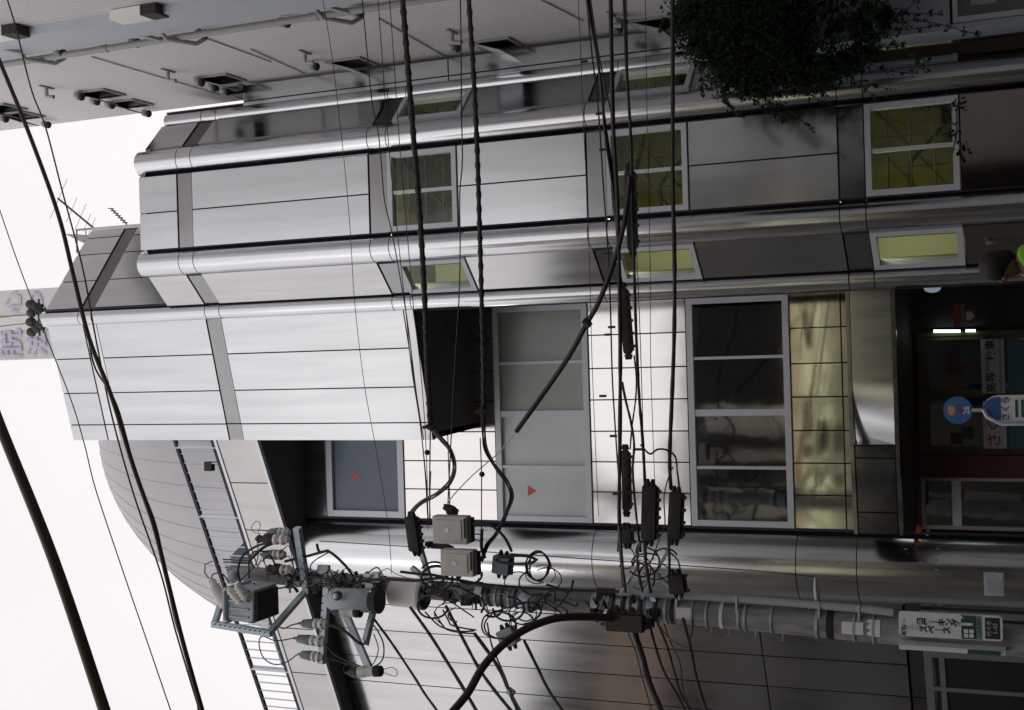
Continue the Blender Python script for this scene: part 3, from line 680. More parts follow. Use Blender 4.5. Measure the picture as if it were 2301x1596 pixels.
# ================================================================== utility pole
YP = 12.4
def A(X, Y, y=YP): return at(X, Y, y)
PL = empty('utility_pole', (A(2290, 1440).x, YP, 0), 'concrete utility pole crowded with crossarms, straps and cable loops in front of the steel building', 'utility pole')
top, bot = A(520, 1287), A(2290, 1440)
dv = (top-bot).normalized(); foot = bot-dv*((bot.z)/dv.z)
pax = lambda z: foot+dv*((z-foot.z)/dv.z)
prr = lambda z: .135-.0055*z+.02*(z < 0)
m = M(); zz = [0+i*.5 for i in range(int(top.z/.5)+1)]+[top.z]
m.tube([pax(z) for z in zz], .1, 20, rr=[.158-.0068*z for z in zz]); m.build('pole', conc, PL)
PR = lambda z: .158-.0068*z
def pz(X): # height on the pole axis for a photo column
    lo, hi = 0., 13.
    for _ in range(40):
        mid = (lo+hi)/2; v = pax(mid)-Vector((0, 0, EYE)); X_ = 1150.5-v.dot(UP)/v.dot(FWD)*FOC
        if X_ > X: lo = mid
        else: hi = mid
    return lo
def band(X, h, mt, r=.012, name='strap'):
    z = pz(X); m = M(); m.tube([pax(z-h/2), pax(z+h/2)], PR(z)+r, 20); return m.build(name, mt, PL)
for X, h, mt_ in ((1340, .05, galv), (1350, .02, blk), (1362, .03, galv), (1372, .03, galv), (1384, .02, blk), (1397, .05, galv), (1408, .02, blk), (1418, .03, galv), (1434, .06, galv), (1447, .02, blk), (1466, .07, galv), (1480, .02, blk), (1500, .03, galv), (1515, .03, blk), (1560, .02, galv), (1592, .02, galv), (1664, .02, galv), (1678, .02, galv), (1737, .02, galv), (1838, .03, galv), (1868, .06, blk), (1120, .02, galv), (1135, .02, blk), (1150, .02, galv), (1165, .02, blk), (1180, .02, galv), (1105, .03, blk), (1090, .03, galv), (740, .04, galv), (775, .03, blk), (810, .04, galv), (840, .04, galv), (700, .06, galv), (690, .03, blk), (860, .04, blk), (1922, .02, galv), (1965, .02, galv)): band(X, h, mt_)
band(1625, .035, white_p, .006, 'reflective_band')
m = M(); c = pax(pz(1195))+Vector((-.02, -.1, 0)); m.ball(c, .11, 9, (1, .6, 1.2)); m.build('strap_knob', galv, PL)
# step bolts
for X, sgn in ((1600, -1), (1700, -1), (1760, -1), (1640, -1), (1820, 1)):
    z = pz(X); p = pax(z); m = M(); m.tube([p, p+Vector((sgn*.19, -.05, 0)), p+Vector((sgn*.19, -.05, .03))], .009, 6); m.build('step_bolt', galv, PL)
# conduit clipped up the right side of the pole
m = M(); pts = [A(X, Y, 12.33) for X, Y in ((1385, 1330), (1500, 1336), (1640, 1345), (1750, 1353), (1850, 1361), (1950, 1370), (2008, 1377))]
m.tube(pts, .038, 12); m.build('conduit', mat('conduit_pvc', (.42, .46, .50), .5), PL)
for X, Y in ((1520, 1337), (1655, 1346), (1840, 1360), (1930, 1368)):
    m = M(); m.bar(A(X, Y-8, 12.3), A(X, Y+50, 12.3), .03, .02); m.build('conduit_clip', galv, PL)
# bracket for the down lead
m = M(); m.tube([A(1838, 1356), A(1833, 1325), A(1832, 1298)], .02, 8, rr=[.03, .022, .013]); m.build('lead_bracket', galv, PL)
# three diagonal struts on the cable crossarm
for i, (a, b) in enumerate((((1395, 1336), (1436, 1266)), ((1443, 1343), (1502, 1236)), ((1476, 1290), (1530, 1345)))):
    m = M(); m.bar(A(*a, 12.2), A(*b, 12.2-.3*(i < 2)), .055, .03); m.build('strut', galv, PL)
# crossarms
def arm(a, b, ya=YP, yb=YP, w_=.075, name='crossarm', mt=galv):
    m = M(); m.bar(A(*a, ya), A(*b, yb), w_, w_); return m.build(name, mt, PL)
arm((668, 1186), (690, 1330), 12.1, 12.3); arm((735, 1322), (722, 1492), 12.25, 12.1, .07)
arm((762, 1345), (832, 1508), 12.25, 12.0, .07); arm((845, 1345), (820, 1440), 12.3, 12.1, .05); arm((840, 1372), (822, 1450), 12.3, 12.15, .05)
arm((690, 1325), (604, 1424), 12.3, 12.0, .06, 'brace'); arm((478, 1402), (610, 1424), 12.0, 12.0, .07, 'hanger'); arm((482, 1404), (500, 1345), 12.0, 12.2, .06, 'hanger')
arm((925, 1275), (955, 1300), 12.3, 12.3, .05); arm((940, 1218), (965, 1300), 12.1, 12.3, .05)
# clutter: clamps, blocks and bolts along the upper pole
rg = random.Random(11)
for i in range(150):
    X = rg.choice([rg.uniform(655, 870), rg.uniform(655, 870), rg.uniform(960, 1110), rg.uniform(1330, 1480)]); z = pz(X); p = pax(z)
    t = rg.uniform(-2.9, -.2); r = PR(z)+rg.uniform(.0, .05); c = p+Vector((r*math.cos(t), r*math.sin(t), 0)); s_ = rg.uniform(.015, .045)
    m = M()
    if rg.random() < .5: m.obox(c, Vector((s_, rg.uniform(-.01, .01), rg.uniform(-.01, .01))), Vector((0, s_*.7, 0)), Vector((0, rg.uniform(-.01, .01), s_*rg.uniform(.6, 1.6))))
    else: m.tube([c-Vector((rg.uniform(.02, .06), 0, rg.uniform(-.03, .03))), c+Vector((rg.uniform(.02, .06), -.02, rg.uniform(-.03, .03)))], rg.uniform(.006, .02), 8)
    m.build('clamp', rg.choice([galv, blk2, blk2, blk, conc]), PL)
for (X, Y) in ((826, 1300), (845, 1297), (832, 1318)):
    c = A(X, Y, 12.15); m = M(); m.box((c.x-.055, c.y-.03, c.z-.05), (c.x+.055, c.y+.03, c.z+.05)); m.build('terminal_block', porc, PL, .008)
for (X, Y) in ((730, 1287), (748, 1289)):
    c = A(X, Y, 12.25); m = M(); m.tube([c-Vector((.0, 0, .03)), c+Vector((0, 0, .04))], .028, 10); m.build('spool_insulator', porc, PL)
# stickers on the pole
for (X, Y0, Y1, h, lab) in ((1543, 1370, 1396, .16, 'silver_plate'), (1920, 1402, 1430, .2, 'number_plate'), (1966, 1398, 1435, .13, 'torn_notice')):
    z = pz(X); p = pax(z); m = M(); n = 8; vs = []
    r = PR(z)+.006; a0 = at(X, Y0, 12.2).x; a1 = at(X, Y1, 12.2).x
    t0 = math.acos(max(-1, min(1, (a1-p.x)/r))); t1 = math.acos(max(-1, min(1, (a0-p.x)/r)))
    for k in range(n+1):
        t = -(t0+(t1-t0)*k/n); zt_ = z+h/2*(1 if lab != 'torn_notice' else (.2+.8*abs(math.sin(k*1.1)))); vs += [(p.x+r*math.cos(t), p.y+r*math.sin(t), z-h/2), (p.x+r*math.cos(t), p.y+r*math.sin(t), zt_)]
    m.add(vs, [(2*k, 2*k+1, 2*k+3, 2*k+2) for k in range(n)]); m.build(lab, white_p if lab != 'silver_plate' else cream, PL)

# --- insulators standing on the crossarms
def insulator(X, Y, X2, Y2, y, kind, par=PL):
    a, b = A(X, Y, y), A(X2, Y2, y); L = (b-a).length; d = b-a
    o = M(); o.lathe(a, d, [(0, .04), (L*.1, .05), (L*.12, .062), (L*.2, .062), (L*.22, .045), (L*.3, .045), (L*.32, .06), (L*.42, .06), (L*.45, .04), (L*.5, .035)], 14)
    o = o.build('insulator', porc, par)
    if kind == 's':
        q = M(); q.lathe(a, d, [(L*.42, .055), (L*.46, .06), (L*.85, .045), (L*.9, .02), (L, .015)], 14); q.build('sleeve', grsl, o)
    elif kind == 'c':
        q = M(); q.lathe(a, d, [(L*.44, .062), (L*.5, .066), (L*.7, .066), (L*.75, .03), (L*.9, .05), (L, .02)], 14); q.build('cap', blk2, o)
        q = M(); q.lathe(a, d, [(L*.24, .047), (L*.3, .05), (L*.36, .047)], 14); q.build('colour_band', pinkp, o)
    return o
insulator(734, 1403, 672, 1401, 12.1, 's'); insulator(729, 1443, 660, 1434, 12.1, 's'); insulator(727, 1478, 670, 1470, 12.1, 's')
insulator(648, 1213, 575, 1211, 12.05, 'c'); insulator(658, 1283, 600, 1277, 12.15, 'c'); insulator(650, 1198, 600, 1196, 12.2, 's'); insulator(640, 1247, 585, 1246, 12.2, 's')
for (X0, Y0, X1, Y1, y) in ((812, 1376, 740, 1374, 12.0), (858, 1508, 775, 1512, 11.95)):
    o = empty('fuse_cutout', A(X0, Y0, y), 'white porcelain cutout with black ends on the '+('upper' if X0 < 830 else 'far left')+' end of the pole arm', 'fuse cutout', 'fuse cutouts on the pole')
    a, b = A(X0, Y0, y), A(X1, Y1, y); d = b-a; L = d.length
    m = M(); m.lathe(a, d, [(L*.2, .055), (L*.45, .055), (L*.48, .065), (L*.5, .05), (L*.54, .065), (L*.57, .05), (L*.61, .065), (L*.64, .04)], 16); m.build('body', porc, o)
    m = M(); m.lathe(a, d, [(0, .05), (L*.02, .06), (L*.2, .06)], 14); m.build('lower_cap', blk, o)
    m = M(); m.lathe(a, d, [(L*.64, .055), (L*.8, .05), (L*.95, .012), (L, .008)], 14); m.build('upper_cap', blk, o)

# --- transformer on its hanger
TR = empty('transformer', A(590, 1350, 12.0), 'grey box transformer with porcelain bushings hung at the top of the pole', 'transformer')
y0, y1 = 11.75, 12.25; zt0, zt1 = A(566, 1350, y0).z, A(507, 1370, y0).z; xl, xr = A(560, 1402, y0).x, A(560, 1318, y0).x
m = M(); m.hexa([(xl, y0, zt0), (xr-.05, y0+.04, zt0), (xr-.05, y1, zt0), (xl, y1, zt0), (xl+.02, y0+.03, zt1), (xr-.05, y0+.06, zt1), (xr-.06, y1, zt1), (xl, y1, zt1)]); m.build('tank', tgrey, TR, .012)
m = M(); m.box((xl-.02, y0-.02, zt1), (xr-.03, y1+.02, zt1+.03)); m.build('lid', tgrey, TR, .006)
m = M(); m.box((xl+.02, y0+.05, zt0-.035), (xr-.08, y1-.03, zt0-.004)); m.build('base_plate', blk2, TR)
for (X, Y, X2, Y2) in ((545, 1352, 512, 1322), (556, 1345, 530, 1312)):
    a, b = A(X, Y, 11.7), A(X2, Y2, 11.6); L = (b-a).length; m = M()
    m.lathe(a, b-a, [(0, .04), (L*.2, .07), (L*.25, .045), (L*.4, .065), (L*.45, .045), (L*.6, .06), (L*.65, .04), (L*.8, .05), (L, .02)], 14); m.build('bushing', porc, TR)
LA = empty('lightning_arrester', A(495, 1345, 12.0), 'ribbed grey surge arrester sticking up beside the transformer at the pole top', 'arrester')
a, b = A(512, 1368, 12.0), A(470, 1300, 12.0); L = (b-a).length; m = M(); pr_ = []
for k in range(9): pr_ += [(L*(.12+k*.075), .075), (L*(.15+k*.075), .055)]
m.lathe(a, b-a, [(0, .05), (L*.1, .05)]+pr_+[(L*.9, .055), (L*.97, .03), (L, .01)], 16); m.build('body', cream, LA)
m = M(); c = b; m.tube([c, c+Vector((.06, 0, .06)), c+Vector((.16, 0, .05)), c+Vector((.2, 0, -.05))], .007, 6); m.build('lead', blk, LA)
# grey dome lamp-like bushing cap near the pole top
m = M(); c = A(523, 1297, 12.1); m.ball(c, .075, 8, (1, 1, .8)); m.build('cap_dome', tgrey, TR)

for k in range(4):
    m = M(); m.box((xl+.06+k*.09, y0-.012, zt0+.05), (xl+.075+k*.09, y0+.03, zt1-.05)); m.build('stiffening_rib', tgrey, TR)
for (fx, fz) in ((.05, .06), (.9, .06), (.05, .94), (.9, .94)):
    c = Vector((xl+(xr-xl)*fx, y0-.01, zt0+(zt1-zt0)*fz)); m = M(); m.tube([c, c+Vector((0, -.03, 0))], .013, 8); m.build('bolt', galv, TR)
for (a_, b_, n_) in (((482, 1403), (605, 1423), 12), ((724, 1340), (714, 1485), 10), ((672, 1195), (688, 1320), 8)):
    for k in range(n_):
        c = A(a_[0]+(b_[0]-a_[0])*k/(n_-1), a_[1]+(b_[1]-a_[1])*k/(n_-1), 11.93); m = M(); m.tube([c+Vector((0, .02, 0)), c], .009, 6); m.build('bolt_hole', joint, PL)
# --- switch box left of the pole
SW = empty('switch_box', A(790, 1350, 12.1), 'pale grey switch box with a round porcelain eye and black underside on the pole', 'switch box')
a, b = A(843, 1350, 12.05), A(742, 1348, 12.05)
m = M(); d = (b-a); m.tube([a, a+d*.03, a+d*.9, b], .13, 18, rr=[.10, .13, .13, .10]); m.build('tank', tgrey, SW)
m = M(); m.tube([a-d*.10, a+d*.05], .14, 18); m.build('underside', blk2, SW)
c = A(760, 1338, 11.9); m = M(); m.tube([c, c+Vector((0, -.05, -.01))], .05, 14); o = m.build('eye_ring', blk, SW); m = M(); m.ball(c+Vector((.0, -.05, -.0)), .034, 8); m.build('eye', porc, o)
for (X, Y) in ((835, 1372), (835, 1328), (745, 1330)):
    c = A(X, Y, 11.98); m = M(); m.tube([c, c+Vector((0, -.03, 0))], .012, 8); m.build('bolt', galv, SW)

# --- cream cylinder cover around the pole
CV = empty('cable_cover', A(940, 1333, 12.4), 'cream cylindrical cover open at the bottom around the pole', 'cable cover')
a, b = A(955, 1337, 12.4), A(880, 1330, 12.4); d = b-a; L = d.length; m = M()
s1, s2 = basis(d); n = 28; vs = []; prof_ = [(0, .150), (L*.22, .150), (L*.225, .138), (L*.93, .138), (L, .118), (L, .02)]
m.lathe(a, d, [(L*.0, .15)]+[(0, .168)]+[(h, r*1.13) for h, r in prof_[1:]], 28); m.build('shell', cream, CV)
m = M(); m.tube([a-d.normalized()*.012, a+d*.02], .150, 24); m.build('opening', blk, CV)

# --- beige terminal boxes
for i, (X0, X1, Y0, Y1, y) in enumerate(((972, 1050, 1160, 1223, 11.95), (990, 1064, 1236, 1296, 11.8))):
    o = empty('terminal_box', A(X1, (Y0+Y1)/2, y), 'beige square terminal box, '+('the right one of the pair beside the pole' if i == 0 else 'the left one of the pair, closest to the pole'), 'terminal box')
    o.location = A(X1, (Y0+Y1)/2, y)
    p00, p10, p01, p11 = A(X0, Y1, y), A(X0+3, Y0, y), A(X1, Y1, y), A(X1+2, Y0, y)
    x0, x1 = (p00.x+p01.x)/2, (p10.x+p11.x)/2; z0, z1 = p01.z, p00.z
    th = rad(-12); 
    m = M(); m.box((x0, y, z0), (x1, y+.13, z1)); m.build('case', beige, o, .015)
    m = M(); m.box((x0+.04, y-.012, z0+.06), (x1-.04, y, z1-.05)); lid = m.build('raised_lid', beige, o, .006)
    m = M(); cc = Vector(((x0+x1)/2, y-.013, (z0+z1)/2+.02)); m.tube([cc, cc+Vector((0, -.006, 0))], .025, 14); m.build('lock', cream, lid)
    m = M(); m.box((x0+.02, y+.02, z0-.035), (x1-.02, y+.12, z0)); m.build('underside', blk, o)
    m = M(); m.box((x0+.07, y-.014, z0+.015), (x1-.02, y-.001, z0+.03)); m.build('drip_lip', blk2, o)
# --- black and grey closures around the pole
def closure(pts, r, lab, name='splice_closure', mt=None, flat=.6, lugs=0, grp=None, cat='splice closure'):
    a, b = pts; o = empty(name, tuple((a+b)/2), lab, cat, grp); d = b-a; L = d.length; dn = d.normalized(); s1 = dn.cross(Vector((0, 1, 0))).normalized(); s2 = Vector((0, 1, 0))
    m = M(); n = 12; vs = []; fs = []; prf = [(0, .55), (.03, .9), (.06, 1), (.5, 1.0), (.94, 1), (.97, .9), (1, .55)]
    for h, q in prf:
        for k in range(n):
            t = 2*math.pi*(k+.5)/n; e = 1.0
            cx, cy = math.cos(t), math.sin(t); f_ = 1/max(abs(cx), abs(cy))**.75
            vs.append(a+d*h+s1*(r*q*cx*f_*.92)+s2*(r*flat*q*cy*f_*.92))
    for i in range(len(prf)-1):
        for k in range(n): fs.append((i*n+k, i*n+(k+1) % n, (i+1)*n+(k+1) % n, (i+1)*n+k))
    fs += [tuple(range(n-1, -1, -1)), tuple(range((len(prf)-1)*n, len(prf)*n))]
    m.add(vs, fs); m.build('body', mt or blk2, o, .006)
    m = M(); m.bar(a+d*.05+s1*(r*.98), b-d*.05+s1*(r*.98), .02, .03, (0, 1, 0)); m.build('seam_flange', mt or blk2, o)
    for k in range(lugs):
        c = a+d*(.12+.76*k/max(1, lugs-1))+s1*(r*1.12); m = M(); m.box((c.x-.014, c.y-.03, c.z-.014), (c.x+.014, c.y+.03, c.z+.014)); m.build('latch', blk, o)
    for e, sg in ((a, -1), (b, 1)):
        m = M(); m.tube([e+s1*r*.3, e+s1*r*.3+dn*sg*.05], .02, 8, rr=[.03, .016]); m.tube([e-s1*r*.3, e-s1*r*.3+dn*sg*.05], .02, 8, rr=[.03, .016]); m.build('gland', blk, o)
    return o
YC = 11.9
closure((A(1414, 378, YC), A(1421, 566, YC)), .052, 'long ribbed black splice closure in front of the middle stair window', lugs=5)
closure((A(1399, 646, YC), A(1412, 797, YC)), .052, 'long black splice closure hanging over the narrow round column strip', lugs=5)
closure((A(1405, 1010, YC), A(1408, 1150, YC)), .045, 'slim black splice closure on the thick cable left of the tiles', lugs=5)
closure((A(1461, 1088, YC), A(1458, 1216, YC)), .085, 'largest black splice closure with lumpy ends near the pole', lugs=6, mt=blk2)
closure((A(1520, 1104, YC), A(1515, 1214, YC)), .075, 'black splice closure with two prongs, lowest one right of the pole', lugs=4, mt=blk2)
closure((A(1518, 1290, YC), A(1524, 1334, YC)), .09, 'short black splice closure touching the pole conduit', lugs=2, mt=blk2)
closure((A(1408, 1186, YC), A(1410, 1222, YC)), .06, 'small square black splice box close to the pole', lugs=2)
closure((A(925, 1160, 12.0), A(936, 1240, 12.1)), .075, 'bumpy black closure where the grey cable bundle ends', lugs=5, flat=1)
closure((A(1020, 1148, 12.1), A(1006, 1142, 12.1)), .05, 'tiny black dead-end clamp above the right beige box', name='cable_clamp', cat='cable clamp')
closure((A(1132, 1248, 12.1), A(1128, 1290, 12.1)), .11, 'dark grey equipment case between cable loops right of the pole', mt=grsl, name='equipment_case', cat='equipment case', flat=.8)
closure((A(1135, 1412, 12.2), A(1150, 1450, 12.2)), .11, 'pale grey equipment case among cable loops left of the pole', mt=tgrey, name='equipment_case', cat='equipment case', flat=.8)
closure((A(1360, 1397, 12.1), A(1450, 1402, 12.1)), .10, 'flat brown-black junction housing fed by the thick curved duct', mt=mat('brown_black', (.02, .012, .008), .5), name='junction_housing', cat='junction housing', lugs=3)
closure((A(965, 1224, 12.2), A(1010, 1232, 12.2)), .03, 'thin vertical black clamp between closure and beige boxes', name='cable_clamp', cat='cable clamp')

# ================================================================== cables
def spline(P, n=7):
    out = []
    for i in range(len(P)-1):
        p0, p1, p2, p3 = P[max(i-1, 0)], P[i], P[i+1], P[min(i+2, len(P)-1)]
        for k in range(n):
            t = k/n; out.append(.5*((2*p1)+(p2-p0)*t+(2*p0-5*p1+4*p2-p3)*t*t+(3*p1-p0-3*p2+p3)*t**3))
    return out+[P[-1]]
def cable(pts, r, ya, yb, lab, mt=blk, grp=None, name='cable', strands=1, sp=.01, twist=0, n=7, sides=7, lump=0):
    P = []; N = len(pts)
    for i, (X, Y) in enumerate(pts): P.append(at(X, Y, ya+(yb-ya)*i/(N-1)))
    Q = spline(P, n); m = M()
    if strands == 1:
        if lump: m.tube(Q, r, sides, rr=[r*(1+lump*rg.uniform(-1, 1)) for _ in Q])
        else: m.tube(Q, r, sides)
    else:
        Q = spline(P, max(n, 16) if twist else n)
        for s_ in range(strands):
            R2 = []; L = 0
            for i, q in enumerate(Q):
                if i: L += (q-Q[i-1]).length
                t = 2*math.pi*s_/strands+(twist*L if twist else .6*math.sin(i*.3+s_)); d = (Q[min(i+1, len(Q)-1)]-Q[max(i-1, 0)]).normalized(); a, b = basis(d)
                R2.append(q+a*math.cos(t)*sp+b*math.sin(t)*sp)
            m.tube(R2, r, sides)
    o = m.build(name, mt); return tag(o, lab, 'cable', grp)
gr = 'cables strung across the street front'
cable([(-30, 870), (0, 955), (120, 1255), (235, 1596), (262, 1680)], .029, 5.2, 4.6, 'thickest dark cable crossing the bright sky at the corner', mt=ylw, grp=gr)
cable([(-30, 70), (0, 140), (65, 300), (130, 480), (165, 620), (200, 760), (250, 890), (300, 1050), (345, 1180), (375, 1300), (410, 1440), (458, 1610)], .016, 7.4, 6.8, 'medium brown cable crossing the roofs from sky to sky', mt=ylw, grp=gr)
cable([(200, 770), (215, 830), (262, 910), (305, 1060), (350, 1180), (372, 1290), (395, 1400), (430, 1500), (448, 1610)], .007, 7.35, 6.9, 'thin strand running alongside the medium brown roof cable', mt=ylw, grp=gr)
cable([(10, -20), (35, 60), (70, 200), (102, 285), (140, 430), (185, 600), (215, 760), (250, 930), (300, 1110), (360, 1285), (395, 1420), (452, 1610)], .0065, 8, 7.2, 'thin tan wire falling past the roof antennas', mt=ylw, grp=gr)
cable([(-10, 445), (40, 590), (78, 690), (105, 760), (160, 900), (190, 1000), (215, 1100), (275, 1280), (330, 1440), (388, 1610)], .005, 9, 8, 'hair-thin tan wire ending near the roof insulators', mt=ylw, grp=gr)
# twisted heavy pair and the messenger wires
def wound(pts, R, ya, yb, lab, grp):
    P = [at(X, Y, ya+(yb-ya)*i/(len(pts)-1)) for i, (X, Y) in enumerate(pts)]; Q = spline(P, 24); m = M(); m.tube(Q, R, 8)
    for s_ in range(2):
        W_ = []; L = 0
        for i, q in enumerate(Q):
            if i: L += (q-Q[i-1]).length
            t = math.pi*s_+L*22; d = (Q[min(i+1, len(Q)-1)]-Q[max(i-1, 0)]).normalized(); a, b = basis(d); W_.append(q+a*math.cos(t)*R+b*math.sin(t)*R)
        m.tube(W_, .0065, 5)
    return tag(m.build('cable', mat('wound_jacket', (.035, .032, .028), .7)), lab, 'cable', grp)
gw = 'heavy wound cables running to the pole'
wound([(903, -20), (914, 120), (925, 260), (937, 400), (947, 540), (955, 690), (960, 830), (967, 960)], .028, 10.6, 12.0, 'thick spirally wound cable crossing in front of the top stair windows', gw)
wound([(1052, -20), (1063, 150), (1072, 330), (1078, 520), (1083, 700), (1086, 820), (1086, 922)], .023, 10.6, 12.0, 'spirally wound cable passing just below the top stair windows', gw)
cable([(967, 960), (990, 985), (1010, 1010), (1022, 1048), (1012, 1082), (985, 1108), (950, 1128), (928, 1148), (918, 1172)], .010, 12.0, 12.0, 'grey bundle swinging in an S from the upper wound cable to its closure', strands=4, sp=.016, mt=mat('grey_jacket', (.10, .10, .11), .5))
cable([(1086, 922), (1087, 970), (1092, 1010), (1115, 1050), (1140, 1085), (1150, 1115), (1140, 1150), (1118, 1195), (1095, 1225), (1083, 1262)], .010, 12.0, 12.05, 'dark bundle curving in an S from the lower wound cable', strands=3, sp=.015)
for (X, Y, l) in ((967, 960, 'brown tape knot at the end of the upper wound cable'), (1086, 926, 'brown tape knot at the end of the lower wound cable')):
    m = M(); c = at(X, Y, 11.98); m.tube([c+Vector((.03, 0, .0)), c-Vector((.03, 0, 0))], .035, 10, rr=[.05, .03]); m.tube([c+Vector((0, -.03, .07)), c+Vector((.01, -.03, -.06))], .018, 8); tag(m.build('tape_knot', twig), l, 'tape knot')
gt = 'thin messenger wires in front of the facade'
thin = [([(722, -20), (745, 120), (762, 260), (775, 380), (787, 520), (797, 680), (818, 860), (845, 1010), (872, 1180), (880, 1290)], .0035, 'faintest grey wire over the upper stair tower'),
 ([(812, -20), (825, 120), (836, 230), (850, 300), (857, 370), (864, 450), (880, 520), (895, 600), (915, 720), (930, 840), (945, 960), (955, 1060), (962, 1180)], .006, 'dark wire bending past the top right stair window'),
 ([(848, -20), (858, 120), (868, 260), (880, 400), (897, 560), (912, 700), (925, 830), (945, 960), (958, 1080), (963, 1180)], .0045, 'thin wire over the highest stair window left side'),
 ([(874, -20), (884, 120), (893, 260), (904, 400), (918, 560), (930, 700), (945, 830), (955, 960), (960, 1080), (962, 1190)], .0045, 'thin wire next to the thick wound cable'),
 ([(1034, -20), (1036, 100), (1037, 250), (1039, 360), (1033, 440), (1034, 560), (1031, 680), (1022, 820), (1015, 960), (1009, 1080), (1006, 1140)], .0065, 'wavy wire at the right edge of the highest stair window'),
 ([(1298, -20), (1304, 100), (1310, 260), (1318, 420), (1325, 600), (1330, 800), (1338, 1000), (1345, 1160)], .0035, 'faint grey wire at the far left of the mid bundle'),
 ([(1450, -20), (1453, 200), (1457, 400), (1461, 600), (1462, 800), (1468, 1000), (1472, 1090)], .0035, 'faint wire crossing the middle stair window centre'),
 ([(1408, -20), (1412, 200), (1420, 420), (1432, 600), (1440, 800), (1445, 980), (1448, 1180)], .0045, 'thin wire beside the thick middle cable over white tiles'),
 ([(1316, -20), (1330, 120), (1344, 240), (1356, 420), (1366, 560), (1372, 700), (1376, 850), (1385, 1000), (1392, 1120), (1388, 1240)], .008, 'wire with small black tags running down the white tiles'),
 ([(968, 1060), (966, 1120), (965, 1180)], .006, 'short wire dropping beside the right beige box'),
 ([(1079, 985), (1082, 1060), (1082, 1140), (1082, 1190)], .006, 'straight wire with a round bead between two S bundles'),
 ([(967, 960), (966, 1040), (965, 1110), (967, 1180)], .007, 'wire continuing straight from the upper tape knot')]
for pts, r, lab in thin: cable(pts, r, 11.2, 12.1, lab, grp=gt)
for (X, Y) in ((960, 1017), (1083, 1066)):
    m = M(); m.ball(at(X, Y, 12.0), .03, 7); tag(m.build('wire_bead', blk), 'round black bead on the wire '+('over the upper white tiles' if X < 1000 else 'over the frosted window top'), 'wire bead')
for i, (X, Y) in enumerate(((1318, 138), (1352, 255), (1360, 336), (1370, 570), (1380, 735), (1372, 752), (1360, 890), (1384, 980), (1390, 1110), (1440, 1010))):
    m = M(); c = at(X, Y, 11.8); m.box((c.x-.012, c.y-.01, c.z-.01), (c.x+.012, c.y+.01, c.z+.06)); tag(m.build('wire_tag', blk), 'small black tag clipped on a wire, number %d counted from the right' % (i+1) if False else ['small black tag on the tagged wire beside the right column strip', 'black tag on the tagged wire over the wide right column strip', 'black tag on the tagged wire above the middle stair window', 'black tag on the tagged wire over the dark panel band', 'black tag on the tagged wire just left of the narrow column strip', 'second black tag just left of the narrow column strip', 'black tag on the tagged wire over the second tile column', 'black tag on the tagged wire level with the closure top', 'black tag on the tagged wire next to the slim closure', 'black tag above the largest splice closure'][i], 'wire tag')
# the mid bundle
gm = 'black cables of the middle bundle'
mid = [([(1372, -20), (1375, 150), (1378, 280), (1388, 460), (1392, 640), (1394, 800), (1393, 1000), (1392, 1180), (1402, 1320)], .020, 1, 'thick black cable carrying the middle splice closures'),
 ([(1402, -20), (1408, 150), (1417, 300), (1420, 420), (1425, 600), (1430, 760), (1437, 900), (1445, 1000), (1450, 1100)], .015, 1, 'black cable leading to the largest splice closure'),
 ([(1512, -20), (1512, 200), (1512, 400), (1516, 600), (1515, 760), (1510, 900), (1505, 1030), (1508, 1100)], .020, 1, 'single thick black cable nearest the street lamps, over lower windows'),
 ([(1318, -20), (1336, 90), (1350, 190), (1362, 300), (1378, 420), (1388, 540), (1396, 650)], .013, 2, 'slanting black pair joining the thick middle cable'),
 ([(1324, -20), (1345, 120), (1366, 220), (1380, 300), (1374, 400), (1380, 480), (1395, 560)], .008, 1, 'loose slanting wire at the start of the middle bundle'),
 ([(1440, 1000), (1460, 1020), (1478, 1010), (1500, 1012), (1518, 1028), (1522, 1060), (1528, 1105)], .009, 1, 'hoop of cable arching between the two largest closures'),
 ([(1425, 800), (1430, 850), (1428, 900), (1420, 960), (1416, 1010)], .008, 1, 'slack loop of wire beside the slim closure'),
 ([(1398, 860), (1406, 900), (1418, 950), (1425, 1000), (1422, 1060), (1430, 1160), (1440, 1240)], .012, 1, 'black cable swerving past the slim closure'),
 ([(1512, 1050), (1500, 1080), (1492, 1120), (1494, 1180), (1482, 1210), (1472, 1240)], .006, 1, 'thin tail wire between the two right closures'),
 ([(1392, 1180), (1398, 1260), (1406, 1330)], .014, 1, 'cable running from the small box down to the straps'),
 ([(1448, 1216), (1452, 1270), (1462, 1330)], .018, 1, 'cable from the largest closure into the strapped section'),
 ([(1502, 1212), (1504, 1250), (1504, 1290)], .014, 1, 'short cable joining the pronged and the short closure'),
 ([(1440, 1216), (1432, 1262), (1444, 1330)], .012, 1, 'second cable from the largest closure towards the pole')]
for pts, r, st, lab in mid: cable(pts, r, 10.9, 12.0, lab, grp=gm, strands=st, sp=.012, lump=.12)
# looped slack around the mid section
for i in range(9):
    cx, cy = rg.uniform(1398, 1500), rg.uniform(1240, 1300); rx, ry = rg.uniform(14, 40), rg.uniform(12, 34); t0 = rg.uniform(0, 6.28)
    cable([(cx+rx*math.cos(t0+k*.55), cy+ry*math.sin(t0+k*.55)) for k in range(rg.choice([6, 8, 10]))], rg.choice([.004, .006, .009]), 12.0, 11.9, 'wire curl %s in the tangle right of the straps' % ['nearest the thick middle cable', 'looping past the three struts', 'lowest, by the short closure', 'behind the small square box', 'hugging the pole conduit', 'under the largest closure', 'crossing the right strut', 'in the very middle', 'at the top edge'][i], grp='wire curls right of the straps')
cable([(1496, 1236), (1510, 1245), (1524, 1262), (1530, 1290), (1532, 1310)], .008, 12.0, 11.9, 'half-ring wire arching over the short closure')
